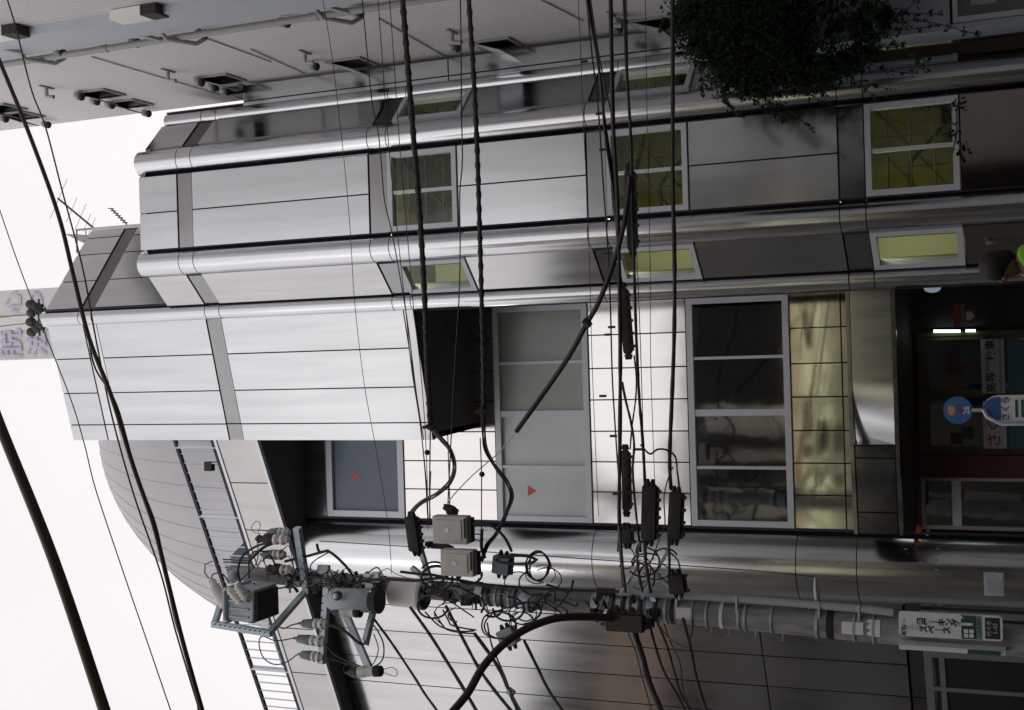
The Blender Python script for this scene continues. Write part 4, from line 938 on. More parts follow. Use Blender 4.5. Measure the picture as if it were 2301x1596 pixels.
# slanting guy wire with its thick cover
cable([(1416, 395), (1403, 500), (1376, 600), (1345, 680), (1320, 724)], .026, 11.2, 11.7, 'upper length of the thick black sleeve slanting over the facade', name='guy_sleeve')
cable([(1318, 728), (1285, 790), (1240, 858), (1160, 970)], .026, 11.7, 12.0, 'lower length of the thick black sleeve ending over the frosted window', name='guy_sleeve')
m = M(); c = at(1319, 726, 11.68); m.tube([c+Vector((.03, 0, .03)), c-Vector((.03, 0, .03))], .036, 10); tag(m.build('sleeve_joint', blk2), 'collar joining the two lengths of slanting black sleeve', 'sleeve joint')
cable([(1156, 974), (1120, 1018), (1060, 1070), (1012, 1122), (1008, 1142)], .006, 12.0, 12.1, 'beaded grey guy wire below the slanting sleeve', mt=galv)
# down lead in front of the round corner
cable([(718, 1216), (1000, 1234), (1400, 1262), (1700, 1283), (1832, 1297)], .005, 12.2, 12.2, 'thin straight vertical lead in front of the round corner')
cable([(712, 1222), (718, 1240), (740, 1240), (770, 1265), (790, 1290), (800, 1312)], .016, 12.2, 12.2, 'thick black lead curving down from the upper crossarm')
cable([(640, 1262), (690, 1250), (715, 1243), (738, 1237)], .016, 12.2, 12.2, 'thick horizontal lead from the black cap cluster')
cable([(738, 1242), (710, 1258), (698, 1272), (700, 1290)], .007, 12.2, 12.2, 'thin forked lead under the upper crossarm')
# wiring along the upper pole
gp = 'leads running along the upper pole'
for k, (pts, r, lab) in enumerate((([(690, 1296), (730, 1300), (780, 1306), (830, 1306)], .010, 'brown lead lying along the right of the upper pole'),
 ([(800, 1308), (860, 1302), (930, 1305), (1000, 1300), (1100, 1315), (1250, 1325), (1390, 1330)], .016, 'long thick lead down the right side of the pole'),
 ([(560, 1260), (590, 1232), (610, 1222), (650, 1205)], .018, 'arched black lead from transformer top to the right insulators'),
 ([(540, 1310), (535, 1280), (545, 1250), (575, 1228), (610, 1218)], .014, 'outer arched black lead around the pole head'),
 ([(560, 1300), (560, 1260), (572, 1240), (600, 1240)], .010, 'inner arched lead around the pole head'),
 ([(520, 1330), (545, 1300), (570, 1275), (580, 1250), (578, 1215)], .006, 'grey thin loop in front of the pole head'),
 ([(585, 1200), (570, 1195), (565, 1185), (575, 1172), (585, 1178), (580, 1196)], .004, 'tiny wire loop standing over the right insulators'),
 ([(600, 1292), (640, 1285), (655, 1300), (640, 1320), (590, 1322), (570, 1310)], .010, 'flat oval loop of lead beside the pole head'),
 ([(900, 1285), (940, 1290), (970, 1292), (1000, 1298)], .016, 'bundled lead between the cream cover and the beige boxes'),
 ([(850, 1290), (870, 1278), (890, 1290), (920, 1300)], .004, 'fine curled wire above the cream cover'))): cable(pts, r, 12.1, 12.15, lab, grp=gp)
# loops left of the pole
for k, (pts, r, lab) in enumerate((([(672, 1401), (655, 1405), (640, 1412), (628, 1410)], .008, 'short lead rising from the nearest left insulator'),
 ([(660, 1434), (620, 1440), (590, 1430), (582, 1445), (590, 1475), (612, 1492), (640, 1490), (668, 1471)], .007, 'drooping lead looping between two left insulators'),
 ([(735, 1403), (770, 1415), (800, 1440), (815, 1450)], .017, 'thick tapered lead from the left crossarm to the lower arm'),
 ([(730, 1445), (750, 1470), (790, 1490), (830, 1500), (858, 1485), (862, 1450), (850, 1420), (835, 1400)], .008, 'wide hoop of lead under the two left arms'),
 ([(728, 1478), (760, 1486), (800, 1498), (835, 1495), (850, 1460), (840, 1425)], .006, 'second hoop of lead under the two left arms'),
 ([(775, 1512), (772, 1500), (785, 1490), (800, 1488)], .005, 'short tail at the far left cutout'),
 ([(858, 1506), (880, 1500), (892, 1508), (888, 1520), (862, 1512)], .004, 'small wire loop below the far left cutout'),
 ([(740, 1376), (735, 1366), (750, 1360), (770, 1372)], .006, 'wire arching over the upper cutout'),
 ([(795, 1332), (815, 1338), (835, 1350), (848, 1362)], .005, 'fine wire arching on the switch box face'),
 ([(475, 1300), (480, 1290), (500, 1290), (515, 1310)], .008, 'hooked wire above the surge arrester'))): cable(pts, r, 12.0, 12.0, lab, grp='leads around the left pole arms')
# coils
def coil(X, Y, rx, ry, n, lab, y=12.0, r=.009):
    pts = []
    for k in range(n*10+1):
        t = 2*math.pi*k/10; q = 1-.12*(k/(n*10))+rg.uniform(-.07, .07); pts.append((X+rx*q*math.cos(t)+k*.3, Y+ry*q*math.sin(t)+rg.uniform(-2, 2)))
    cable(pts, r, y, y+.1, lab, n=4)
coil(1205, 1272, 26, 34, 3, 'coil of slack black cable right of the pole')
coil(1160, 1258, 45, 10, 2, 'flattened coil of thick cable above the grey case right of the pole', r=.013)
coil(1120, 1405, 40, 34, 2, 'coil of slack cable around the pale case left of the pole')
coil(1170, 1400, 28, 26, 2, 'small tangled coil beside the pale equipment case', r=.006)
cable([(1055, 1178), (1085, 1178), (1110, 1185), (1135, 1210), (1150, 1240)], .016, 12.0, 12.0, 'stout arching cable leaving the right beige box')
cable([(1055, 1200), (1080, 1202), (1085, 1215)], .007, 12.0, 12.0, 'short upper link out of the right beige box')
cable([(1057, 1212), (1078, 1216), (1084, 1228)], .007, 12.0, 12.0, 'short lower link out of the right beige box')
cable([(1083, 1190), (1082, 1230), (1090, 1255)], .018, 12.0, 12.0, 'thick upright stub between beige boxes and the coils')
for i in range(10):
    X, Y = rg.uniform(985, 1250), rg.uniform(1300, 1375); cable([(X, Y), (X+rg.uniform(5, 25), Y+rg.uniform(-20, 30)), (X+rg.uniform(20, 60), Y+rg.uniform(-15, 40)), (X+rg.uniform(50, 95), Y+rg.uniform(-20, 30))], rg.choice([.005, .008, .012]), 12.0, 12.05, 'loose lead number %s on the pole between cream cover and straps' % 'x' if 0 else 'loose lead on the middle pole, '+['just under the cream cover', 'by the lower beige box', 'beside the grey case', 'crossing towards the coil', 'thin one near the knob', 'above the first straps', 'swinging out to the left', 'hugging the right side', 'in the centre of the tangle', 'lowest before the big strap group'][i], grp='loose leads on the middle pole')
for i, (p, q, s_) in enumerate((((955, 1375), (1000, 1412), (1065, 1418)), ((975, 1375), (1005, 1415), (1068, 1424)), ((995, 1370), (1015, 1405), (1070, 1416)))):
    cable([p, ((p[0]+q[0])/2+3, (p[1]+q[1])/2+8), q, ((q[0]+s_[0])/2, q[1]+7), s_], .009, 12.1, 12.1, ['upper', 'middle', 'lowest'][i]+' of three leads sagging left of the pole below the cream cover', grp='sagging leads below the cover')
places = ['under the transformer', 'over the upper crossarm', 'behind the right insulators', 'in front of the pole head', 'beside the terminal blocks', 'above the switch box']
places2 = ['from the cover towards the upper coil', 'around the grey case', 'past the silver knob', 'below the beige boxes', 'beside the left coil', 'near the pale case']
nouns = ['thin', 'stout', 'curled', 'slack', 'bent']
for i in range(30):
    X = rg.uniform(565, 835); Y = rg.uniform(1240, 1320) if X < 640 else rg.uniform(1288, 1322)
    cable([(X, Y), (X+12, Y+rg.uniform(-14, 14)), (X+24, Y+rg.uniform(-14, 14)), (X+38, 1300+rg.uniform(-10, 14))], rg.choice([.004, .006, .009, .012]), 12.15, 12.1, nouns[i % 5]+' lead '+places[i//5], mt=rg.choice([blk, blk, grsl, ylw]), grp='tangled leads on the pole head', n=5, sides=6)
for i in range(30):
    X, Y = rg.uniform(965, 1230), rg.choice([rg.uniform(1285, 1315), rg.uniform(1350, 1385)]); r_ = rg.uniform(14, 30); t0 = rg.uniform(0, 6.28); N_ = rg.choice([4, 6, 9])
    cable([(X+r_*1.3*math.cos(t0+k*.6), Y+r_*math.sin(t0+k*.6)) for k in range(N_)], rg.choice([.004, .006, .009, .012]), 12.1, 12.0, nouns[i % 5]+' loop '+places2[i//5], mt=rg.choice([blk, blk, grsl]), grp='tangled loops on the middle pole', n=5, sides=6)
# down the left: service cables to the lower left
gl = 'service cables slanting down to the left'
left = [([(841, 1392), (880, 1445), (930, 1520), (955, 1560), (984, 1600), (1010, 1640)], .014, 'slanting cable nearest the switch box'),
 ([(922, 1365), (965, 1425), (1000, 1480), (1040, 1545), (1072, 1600), (1095, 1640)], .018, 'slanting cable starting behind the cream cover'),
 ([(1002, 1362), (1040, 1435), (1075, 1500), (1110, 1550), (1150, 1600), (1175, 1640)], .018, 'slanting cable below the sagging leads'),
 ([(1066, 1424), (1100, 1470), (1125, 1510), (1145, 1555), (1165, 1600), (1180, 1640)], .020, 'stout grey slanting bundle with a clamp'),
 ([(1095, 1400), (1105, 1450), (1130, 1510), (1150, 1560), (1172, 1600)], .009, 'thin strand beside the stout grey bundle'),
 ([(1178, 1440), (1205, 1495), (1232, 1550), (1265, 1600), (1290, 1640)], .017, 'slanting cable emerging under the curved duct'),
 ([(1411, 1421), (1430, 1470), (1445, 1530), (1465, 1600), (1475, 1640)], .006, 'thin wire dropping from the junction housing'),
 ([(1427, 1424), (1445, 1480), (1458, 1530), (1486, 1600), (1500, 1640)], .030, 'thickest dark drop cable under the junction housing'),
 ([(1460, 1405), (1475, 1460), (1492, 1510), (1520, 1560), (1540, 1600), (1555, 1640)], .014, 'drop cable with a bend right of the thickest one'),
 ([(1478, 1402), (1498, 1450), (1515, 1510), (1530, 1560), (1553, 1600), (1562, 1640)], .012, 'drop cable in the middle of the lower fan'),
 ([(1492, 1402), (1510, 1450), (1528, 1490), (1535, 1550), (1548, 1600)], .006, 'thin drop wire in the lower fan'),
 ([(1535, 1390), (1550, 1450), (1562, 1510), (1575, 1560), (1588, 1600), (1596, 1640)], .016, 'lowest drop cable of the fan'),
 ([(1480, 1405), (1500, 1430), (1525, 1450), (1550, 1460)], .008, 'short cable linking two drops of the fan'),
 ([(1555, 1392), (1556, 1420), (1548, 1440), (1552, 1460)], .008, 'short tail hanging by the silver plate'),
 ([(1215, 1335), (1240, 1355), (1272, 1371), (1270, 1382)], .012, 'loose brown strap end crossing the pole')]
for pts, r, lab in left: cable(pts, r, 12.2, 11.2, lab, grp=gl, lump=.1)
cable([(1008, 1610), (1050, 1560), (1085, 1500), (1130, 1450), (1180, 1415), (1240, 1392), (1300, 1386), (1375, 1389)], .040, 10.6, 12.0, 'thick brown curved duct sweeping from below to the junction housing', mt=mat('duct_brown', (.022, .011, .007), .5), name='cable_duct')
for X, Y in ((1148, 1556),):
    c = at(X, Y, 11.6); m = M(); m.tube([c+Vector((.02, 0, .03)), c-Vector((.02, 0, .03))], .04, 10); tag(m.build('cable_clamp', galv), 'galvanised clamp on the stout grey slanting bundle', 'cable clamp')

# ================================================================== signs
def board(X0, Y0, X1, Y1, X2, Y2, y, name, lab, cat, th=.02, mt=signw, r=.0, edge=None):
    pass
sxl, sxr = A(2130, 1434, 12.2).x, A(2130, 1378, 12.2).x; sz1, sz0 = A(2020, 1400, 12.2).z, A(2253, 1410, 12.2).z
SG = empty('coworking_sign', ((sxl+sxr)/2, 12.2, sz0), 'white vertical pole sign with black and green lower blocks facing the street', 'sign')
sw, sh = sxr-sxl, sz1-sz0; ys = 12.18; cx = (sxl+sxr)/2
def rrect(m, x0, x1, z0, z1, y, th, r):
    pts = []
    for (qx, qz, a0) in ((x1-r, z1-r, 0), (x0+r, z1-r, 90), (x0+r, z0+r, 180), (x1-r, z0+r, 270)):
        for k in range(5): t = rad(a0+22.5*k); pts.append((qx+r*math.cos(t), y, qz+r*math.sin(t)))
    return m.poly(pts, (0, th, 0))
m = M(); rrect(m, sxl, sxr, sz0, sz1, ys, .03, .03); m.build('board', signw, SG)
SX = lambda f: sxl+f*sw
SZ = lambda f: sz1-f*sh
def blk_(name, f0, f1, g0, g1, mt, par, d=.003): m = M(); m.box((SX(f0), ys-d, SZ(g1)), (SX(f1), ys-d+.0025, SZ(g0))); return m.build(name, mt, par)
FRn, Uz = (1, 0, 0), (0, 0, 1)
for i, ch in enumerate('コワーキング'): text(ch if ch != 'ー' else '｜', .075, (SX(.64), ys-.005, SZ(.215+i*.070)), FRn, Uz, signk, SG, bold=.002)
for i, ch in enumerate('スペース'): text(ch if ch != 'ー' else '｜', .075, (SX(.33), ys-.005, SZ(.25+i*.074)), FRn, Uz, signk, SG, bold=.002)
text('新宿', .05, (SX(.24), ys-.004, SZ(.05)), FRn, Uz, signk, SG, bold=.001)
text('ビル', .04, (SX(.55), ys-.004, SZ(.05)), FRn, Uz, gpipe, SG)
for k in range(6): blk_('fine_print', .25, .42+.06*(k % 3), .09+k*.022, .094+k*.022, gpipe, SG)
blk_('orange_line', .28, .72, .205, .214, mat('sign_orange', (.45, .22, .10), .5), SG)
g0 = blk_('green_block', .03, .97, .61, .79, signg, SG)
blk_('black_square', .05, .48, .62, .74, signk, SG, .005)
for a in (.09, .27):
    for b in (.632, .685): blk_('square_mark', a, a+.15, b, b+.042, signw, SG, .008)
m = M(); X_, Z_ = SX(.62), SZ(.72)
m.box((X_-.012, ys-.010, Z_), (X_+.012, ys-.006, Z_+.12)); m.box((X_, ys-.010, Z_+.10), (X_+.05, ys-.006, Z_+.124)); m.poly([(X_+.05, ys-.010, Z_+.075), (X_+.095, ys-.010, Z_+.112), (X_+.05, ys-.010, Z_+.15)], (0, .004, 0)); m.build('arrow', signw, SG)
blk_('pale_strip', .03, .97, .755, .80, mat('sign_teal', (.18, .33, .34), .5), SG, .006)
text('この先左折', .036, (SX(.5), ys-.0085, SZ(.777)), FRn, Uz, signk, SG)
blk_('address_block', .08, .92, .835, .975, signk, SG)
text('代々木', .048, (SX(.5), ys-.006, SZ(.875)), FRn, Uz, mat('address_green', (.3, .5, .35), .5), SG, bold=.0008)
text('1-43', .055, (SX(.5), ys-.006, SZ(.935)), FRn, Uz, bpy.data.materials['address_green'], SG, bold=.0008)
# its twin seen edge-on, turned away
a0, a1 = A(2022, 1446, 12.2), A(2022, 1457, 12.2)
SG2 = empty('side_sign', (a1.x, 12.25, sz0), 'narrow edge-on white sign on the hidden left side of the pole', 'sign')
m = M(); xA, xB = a1.x, a0.x
m.hexa([(xA-.0, 12.16, sz0-.02), (xB, 12.14, sz0-.02), (xB+.05, 12.5, sz0-.02), (xA+.05, 12.5, sz0-.02), (xA, 12.16, sz1), (xB, 12.14, sz1), (xB+.05, 12.5, sz1), (xA+.05, 12.5, sz1)]); m.build('board', signw, SG2)
m = M(); m.box((xA+.004, 12.13, sz0+.02), (xB-.004, 12.142, sz0+.30)); m.build('dark_panel', signg, SG2)
m = M(); m.bar((xB, 12.3, sz1-.3), (pax(2.5).x, 12.38, sz1-.3), .03, .03); m.build('bracket', galv, SG2)
m = M(); m.bar((cx, 12.21, sz0+.5), (pax(2.3).x, 12.3, sz0+.5), .03, .03); m.build('bracket', galv, SG)

# school banner and blue sheets on the door glass
BN = empty('school_banner', (FE.P(1.6, 1.7).x, 17, 1.9), 'white paper banner with red and black writing across the door glass', 'banner')
bz1, bz0 = FE.z(2207, 880), FE.z(2259, 880); bu0, bu1 = FE.u(2230, 1008), FE.u(2230, 762)
umm = FE.u(2230, 893)
for (a, b) in ((bu0, umm-.05), (umm+.05, bu1)):
    m = M(); FE.slab(m, a, b, bz0, bz1, .045, .041); m.build('sheet', mat('paper_white', (.5, .53, .58), .9), BN)
for i, ch in enumerate('さくら'):
    p = FE.P(bu0+.11+i*.19, (bz0+bz1)/2, .048); text(ch, .19, p, FE.d, Uz, signr if i < 2 else signk, BN, bold=.003)
p = FE.P((umm+.05+bu1)/2, (bz0+bz1)/2+.02, .048); text('国際高等学校東京校', .13, p, FE.d, Uz, signk, BN, bold=.002, sx=1.05)
p = FE.P((umm+.05+bu1)/2, (bz0+bz1)/2-.09, .048); text('SAKURA INTERNATIONAL HIGH SCHOOL', .045, p, FE.d, Uz, signk, BN)
bluep = mat('poster_blue', (.05, .13, .19), .6)
for i, (Y0, Y1) in enumerate(((1008, 925), (880, 762))):
    m = M(); FE.slab(m, FE.u(2280, Y0), FE.u(2280, Y1), 1.0, FE.z(2266, 880), .045, .041); tag(m.build('blue_poster', bluep), 'blue sheet on the '+('left' if i == 0 else 'right')+' door leaf below the white banner', 'poster')
for i, (X, Y, c) in enumerate(((2150, 985, 'orange'), (2175, 972, 'teal'), (2150, 828, 'orange'), (2172, 802, 'teal'))):
    p = FE.P(FE.u(X, Y), FE.z(X, Y)); m = M(); m.box((p.x-.07, 17.05, p.z-.07), (p.x+.07, 17.054, p.z+.07)); tag(m.build('window_card', mat('card_'+c, (.10, .05, .02) if c == 'orange' else (.04, .08, .10), .8)), 'small dim '+c+' card behind the '+('left' if Y > 900 else 'right')+' door glass', 'card')

# round blue sign and the signboard in front of the doors
RS = empty('round_sign', at(2290, 922, 15.0), 'round blue sign reading 26 on a short post before the doors', 'sign')
RS.location.z = .12
c = at(2152, 922, 15.0); m = M(); m.tube([c+Vector((0, .012, 0)), c-Vector((0, .012, 0))], .155, 32); m.build('disc', mat('round_blue', (.05, .16, .42), .45), RS)
m = M(); cc = c+Vector((-.0, -.014, .065)); m.ball(cc, .052, 8, (1.1, .05, .8)); m.build('orange_shape', mat('round_orange', (.6, .33, .12), .5), RS)
text('東京', .04, c+Vector((0, -.022, -.03)), FRn, Uz, signr, RS, bold=.001)
text('26', .095, c+Vector((0, -.022, -.095)), FRn, Uz, signw, RS, bold=.002)
m = M(); m.tube([c-Vector((0, 0, .15)), at(2215, 922, 15.0), Vector((c.x, 15, .12))], .02, 8); m.build('post', aluw, RS)
SB = empty('standing_signboard', at(2290, 922, 14.7), 'rounded white upright signboard with blue top standing before the doors', 'signboard'); SB.location.z = .12
x0, x1 = at(2280, 948, 14.7).x, at(2280, 888, 14.7).x; zt_ = at(2205, 920, 14.7).z; m = M(); pts = [(x0, 14.7, .2), (x1, 14.7, .2), (x1, 14.7, zt_-.18)]+[((x0+x1)/2+(x1-x0)/2*math.cos(rad(t)), 14.7, zt_-.18+.16*math.sin(rad(t))) for t in range(15, 180, 15)]+[(x0, 14.7, zt_-.18)]
m.poly(pts, (0, .04, 0)); m.build('board', signw, SB)
m = M(); pts2 = [((x0+x1)/2+((x0+x1)/2-p[0])*-.9, 14.695, p[2]) for p in pts[3:-1]]; m.poly([(x0+.02, 14.695, zt_-.2)]+pts2[::-1]+[(x1-.02, 14.695, zt_-.2)], (0, .004, 0)); m.build('blue_top', mat('board_blue', (.05, .13, .34), .5), SB)
text('さくら', .09, ((x0+x1)/2, 14.692, zt_-.25), FRn, Uz, signk, SB, bold=.001)
for k in range(4):
    m = M(); m.box((x0+.05, 14.692, zt_-.37-.06*k), (x1-.05, 14.698, zt_-.345-.06*k)); m.build('text_row', signg if k < 2 else gpipe, SB)
m = M(); m.tube([(x0-.02, 14.66, .3), (x0-.02, 14.66, zt_-.2), (x0+.06, 14.66, zt_-.06), (x0+.14, 14.66, zt_-.02)], .022, 8); m.build('edge_tube', aluw, SB)
# red stickers on the wall right of the doors
for i, (X0, X1, Y0, Y1, t) in enumerate(((2142, 2158, 735, 709, ''), (2142, 2158, 708, 683, ''), (2172, 2191, 723, 697, '♥'))):
    y = 16.9; p0, p1 = at(X1, Y0, y), at(X0, Y1, y); m = M(); m.box((p0.x, y, p0.z), (p1.x, y+.01, p1.z)); o = tag(m.build('red_sticker', signr), ['red notice sticker, upper left of the trio by the doors', 'red notice sticker, upper right of the trio by the doors', 'red sticker with a pale heart shape, lowest of the trio'][i], 'sticker')
    if i < 2:
        m = M(); q0, q1 = at(2167, Y0, y), at(2159, Y1, y); m.box((q0.x, y, q0.z), (q1.x, y+.01, q1.z)); m.build('pale_strip', mat('strip_pale', (.25, .25, .33), .7), o)
    else: text(t, .11, ((p0.x+p1.x)/2, y-.004, (p0.z+p1.z)/2), FRn, Uz, signw, o)
# white notice on the round corner
p0, p1 = at(2256, 1340, 16.6), at(2210, 1286, 16.6)
NT = empty('paper_notice', ((p0.x+p1.x)/2, 16.6, p0.z), 'pale paper notice on the dark round corner near the ground', 'notice')
m = M(); m.box((p0.x, 16.6, p0.z), (p1.x, 16.608, p1.z)); m.build('sheet', bpy.data.materials['paper_white'], NT)
for k in range(7): m = M(); z = p1.z-.05-k*.028; m.box((p0.x+.03, 16.597, z), (p1.x-.03-.04*(k % 3), 16.5995, z+.007)); m.build('text_row', gpipe, NT)
# door lights
for i, (X0, X1, Y, r_) in enumerate(((2098, 2158, 744.5, .018), (2170, 2192, 743.5, .016))):
    m = M(); a, b = at(X0, Y, 16.98), at(X1, Y, 16.98); m.tube([a, b], r_, 8); tag(m.build('door_light', tube_g), ('long' if i == 0 else 'short')+' glowing white tube light beside the door jamb', 'light')
m = M(); c = at(2095, 648, 16.0); m.ball(c, .09, 8, (.6, .4, 1.1)); tag(m.build('wall_lamp', mat('lamp_shade_glass', (.6, .65, .75), .3, emit=(.6, .7, .9), est=.25)), 'small pale oval wall lamp above the stickers', 'lamp')
for i, (X, Y) in enumerate(((2035, 1234), (2075, 1215), (2072, 1214), (2086, 1193), (2084, 1203), (2104, 1258), (2104, 1268), (2104, 1281), (2106, 1234), (2068, 1264), (2110, 1291), (2091, 1262))):
    m = M(); c = at(X, Y, 16.75); m.box((c.x-.008, c.y, c.z-.018), (c.x+.008, c.y+.006, c.z+.018)); tag(m.build('wall_mark', gpipe), 'tiny pale fixing mark on the dark round corner, '+['highest and alone', 'beside the upper pair', 'left one of the upper pair', 'topmost in the right group', 'just under the topmost', 'first of the left row', 'second of the left row', 'third of the left row', 'between the two groups', 'inside the scatter centre', 'leftmost of all', 'lower centre one'][i], 'mark', 'pale marks on the round corner')
m = M(); c = at(2157, 1335, 15.9); m.ball(at(2062, 1190, 16.9), .05, 7); tag(m.build('red_lamp', mat('red_glow', (.3, .02, .01), .5, emit=(.9, .1, .04), est=.05)), 'dim red lamp at the corner of the side window', 'lamp')

# ================================================================== rooftop things
RG = empty('roof_railing', at(240, 512, 16.2), 'thin grey service railing on the roof edge beside the antennas', 'railing')
zr = [at(X, Y, 16.25) for X, Y in ((172, 516), (240, 511), (312, 506))]
m = M(); m.tube([at(172, 517, 16.2), at(315, 506, 16.4)], .018, 6); m.build('top_rail', gpipe, RG)
for X, Y in ((172, 517), (193, 516), (215, 514), (236, 513), (258, 511), (280, 509), (300, 507)):
    m = M(); a = at(X, Y, 16.25); b = at(X, Y+14, 16.25); m.tube([a, b], .010, 5); m.build('rung', gpipe, RG)
m = M(); m.tube([at(172, 517, 16.2), at(173, 568, 16.1)], .014, 6); m.tube([at(173, 568, 16.1), at(186, 569, 16.1)], .014, 6); m.build('post', gpipe, RG)
m = M(); m.poly([at(146, 526, 16.4), at(185, 545, 16.4), at(196, 534, 16.4), at(180, 527, 16.4)], (0, .25, 0)); tag(m.build('roof_bracket', gpipe), 'flat grey wedge jutting from the roof edge near the railing', 'bracket')
AN_ = mat('antenna_metal', (.12, .06, .07), .5, .3)
O = empty('tv_antenna', at(205, 515, 16.8), 'long roof antenna with wide faint elements slanting above the railing', 'antenna')
m = M(); a, b = at(130, 446, 16.8), at(212, 514, 16.8); m.tube([a, b], .017, 6); m.build('boom', AN_, O)
for t, L in ((.02, 55), (.38, 34), (.62, 36), (.80, 24), (.93, 24)):
    X, Y = 130+82*t, 446+68*t; m = M(); m.tube([at(X-L*.35, Y+L*.9*.9, 16.6), at(X+L*.35, Y-L*.9*.9, 17.0)], .005, 4); m.build('element', AN_, O)
m = M(); m.tube([at(212, 514, 16.8), at(214, 540, 16.8)], .02, 6); m.build('mast', AN_, O)
O = empty('small_antenna', at(285, 505, 16.8), 'short comb-like roof antenna nearer the stair tower', 'antenna')
m = M(); a, b = at(250, 469, 16.8), at(284, 503, 16.8); m.tube([a, b], .012, 6); m.build('boom', AN_, O)
for k in range(7):
    p = a.lerp(b, k/6.5); m = M(); m.tube([p+Vector((-.01, -.10, -.03)), p+Vector((.01, .10, .035))], .009, 5); m.build('element', AN_, O)
m = M(); m.tube([b, at(290, 520, 16.8)], .012, 6); m.build('mast', AN_, O)
# security light on the roof terrace
m = M(); c = at(470, 1048, 16.1); m.box((c.x-.07, c.y-.05, c.z-.07), (c.x+.07, c.y+.05, c.z+.06)); m.tube([c, c+Vector((.16, .1, -.3))], .012, 6); tag(m.build('floodlight', blk2), 'small black floodlight behind the terrace railing', 'floodlight')
# distant pole head with insulators in front of the sign
DP = empty('distant_pole', (at(95, 715, 26).x, 26, 0), 'farther utility pole head with black insulators rising over the roof corner', 'utility pole')
m = M(); a = at(95, 712, 26); m.tube([Vector((a.x, 26, 0)), a], .12, 12); m.build('pole', conc, DP)
m = M(); m.bar(at(84, 672, 26), at(86, 755, 26), .09, .09); m.bar(at(100, 690, 26), at(95, 748, 26), .06, .06); m.build('crossarm', galv, DP)
for (X, Y) in ((70, 684), (72, 703), (70, 724), (72, 746), (92, 700), (92, 730), (82, 690), (84, 738)):
    m = M(); c = at(X, Y, 26); m.ball(c, .13, 7, (1, 1, 1.3)); m.ball(c-Vector((0, 0, .17)), .08, 6); m.build('insulator', blk2, DP)
for i, Y in enumerate((704, 724)):
    cable([(-20, Y+12), (40, Y+5), (75, Y+2)], .012, 20, 26, ('right' if i == 0 else 'left')+' tan wire rising straight up from the distant pole head', mt=ylw)
# grey advertising tower far behind
bx0, bx1 = at(60, 806, 60).x, at(60, 650, 60).x; bz = at(0, 700, 60).z
BT = empty('sign_tower', ((bx0+bx1)/2, 60, 0), 'distant pale grey tower block with faded purple brush lettering', 'building')
m = M(); m.box((bx0, 60, 0), (bx1, 66, bz+8)); m.build('wall', mat('tower_grey', (.50, .49, .50), .8, noise=.05, nscale=.3), BT)
m = M(); xm = (bx0+bx1)/2; m.box((xm-.35, 59.9, 0), (xm+.5, 60, bz+8)); m.build('pilaster', mat('tower_pale', (.55, .55, .56), .8), BT)
pur = mat('faded_purple', (.40, .38, .54), .8)
text('脱', 2.0, (at(30, 772, 59.8).x, 59.85, at(25, 770, 59.8).z), FRn, Uz, pur, BT); text('法', 1.8, (at(85, 772, 59.8).x, 59.85, at(83, 770, 59.8).z), FRn, Uz, pur, BT)
text('心', 1.5, (at(30, 680, 59.8).x, 59.85, at(28, 675, 59.8).z), FRn, Uz, pur, BT); text('つ', 1.5, (at(85, 680, 59.8).x, 59.85, at(80, 678, 59.8).z), FRn, Uz, pur, BT)

# ================================================================== person
def skinned(name, pts, edges, radii, mt, par, root=0, sub=2):
    me = bpy.data.meshes.new(name); me.from_pydata([tuple(p) for p in pts], edges, []); me.materials.append(mt)
    o = bpy.data.objects.new(name, me); COL.objects.link(o); sk = o.modifiers.new('skin', 'SKIN'); sk.use_smooth_shade = True
    if not me.skin_vertices: me.attributes  # layer is created with the modifier in most builds
    lay = me.skin_vertices[0].data if len(me.skin_vertices) else None
    if lay:
        for i, r in enumerate(radii): lay[i].radius = r if isinstance(r, tuple) else (r, r); lay[i].use_root = (i == root)
    ss = o.modifiers.new('sub', 'SUBSURF'); ss.levels = sub; ss.render_levels = sub
    o.parent = par; o.matrix_parent_inverse = Matrix.Translation(-Vector(par.location))
    return o
yq = 9.6; pc = at(2262, 602, yq); hx, hz = pc.x, pc.z
PE = empty('person', (hx, yq, .12), 'dark haired person in a lime green top passing the stair tower, looking down', 'person')
skin = mat('skin', (.15, .07, .045), .6); hair = mat('dark_hair', (.010, .006, .005), .7, noise=.3, nscale=40); lime = mat('lime_shirt', (.22, .50, .04), .8); trou = mat('dark_trousers', (.03, .03, .04), .9)
s0 = hz-.075; zs = s0-.055; hip = s0-.66; g0_ = .12
V = Vector
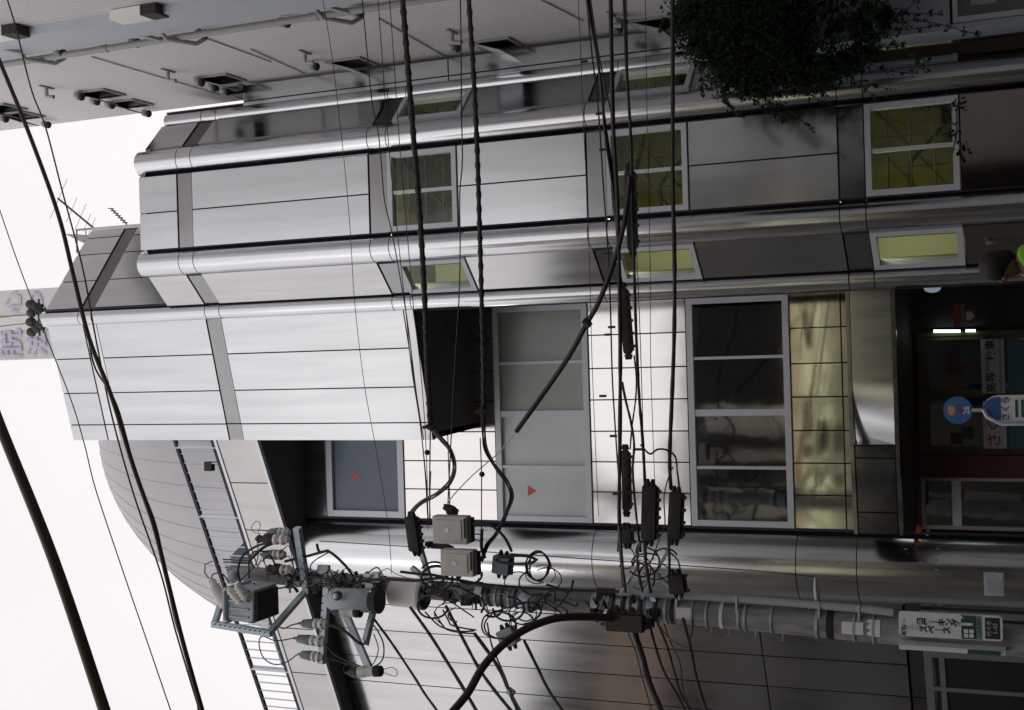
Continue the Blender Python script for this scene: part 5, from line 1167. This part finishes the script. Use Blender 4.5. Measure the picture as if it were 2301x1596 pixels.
P = [V((hx+.04, yq+.02, hip)), V((hx+.03, yq, hip+.25)), V((hx+.02, yq, zs)), V((hx, yq-.02, s0-.02)), V((hx-.01, yq-.05, s0+.06)), V((hx-.01, yq-.07, s0+.15)),
     V((hx+.08, yq-.17, zs)), V((hx+.12, yq-.24, zs-.27)), V((hx+.25, yq-.1, zs-.50)), V((hx+.25, yq-.16, zs-.58)), V((hx+.0, yq+.17, zs)), V((hx-.03, yq+.24, zs-.27)), V((hx-.2, yq-.1, zs-.50)), V((hx-.2, yq-.16, zs-.58)),
     V((hx+.13, yq+.02, hip-.05)), V((hx+.15, yq-.1, (hip+g0_)/2)), V((hx+.14, yq+.05, g0_+.08)), V((hx+.15, yq-.12, g0_+.03)), V((hx-.05, yq+.02, hip-.05)), V((hx-.07, yq+.05, (hip+g0_)/2)), V((hx-.06, yq+.2, g0_+.1)), V((hx-.07, yq+.05, g0_+.03))]
E_ = [(0, 1), (1, 2), (2, 3), (3, 4), (4, 5), (2, 6), (6, 7), (7, 8), (8, 9), (2, 10), (10, 11), (11, 12), (12, 13), (0, 14), (14, 15), (15, 16), (16, 17), (0, 18), (18, 19), (19, 20), (20, 21)]
Rr = [(.10, .13), (.10, .12), (.08, .10), .042, .085, .07, .055, .042, .032, .03, .055, .042, .032, .03, .085, .055, .04, .035, .085, .055, .04, .035]
skinned('body', P, E_, Rr, skin, PE)
skinned('shirt', [P[0], P[1], P[2], P[6], P[6].lerp(P[7], .6), P[10], P[10].lerp(P[11], .6)], [(0, 1), (1, 2), (2, 3), (3, 4), (2, 5), (5, 6)], [(.125, .16), (.12, .15), (.10, .13), .08, .065, .08, .065], lime, PE)
skinned('trousers', [P[0], P[14], P[15], P[16]+V((0, 0, .02)), P[18], P[19], P[20]+V((0, 0, .02))], [(0, 1), (1, 2), (2, 3), (0, 4), (4, 5), (5, 6)], [(.16, .12), .11, .075, .06, .11, .075, .06], trou, PE)
m = M(); hc = V((hx+.005, yq-.04, s0+.12)); m.ball(hc+V((.012, .0, .025)), .118, 12, (.92, 1.02, .98)); m.ball(hc+V((.05, .05, -.03)), .08, 8); m.build('hair', hair, PE)
m = M(); m.ball(hc+V((-.085, -.075, -.035)), .016, 6, (1, 1, 1.3)); m.ball(hc+V((-.10, -.03, -.02)), .022, 6, (.5, .8, 1.3)); m.build('nose_and_ear', skin, PE)
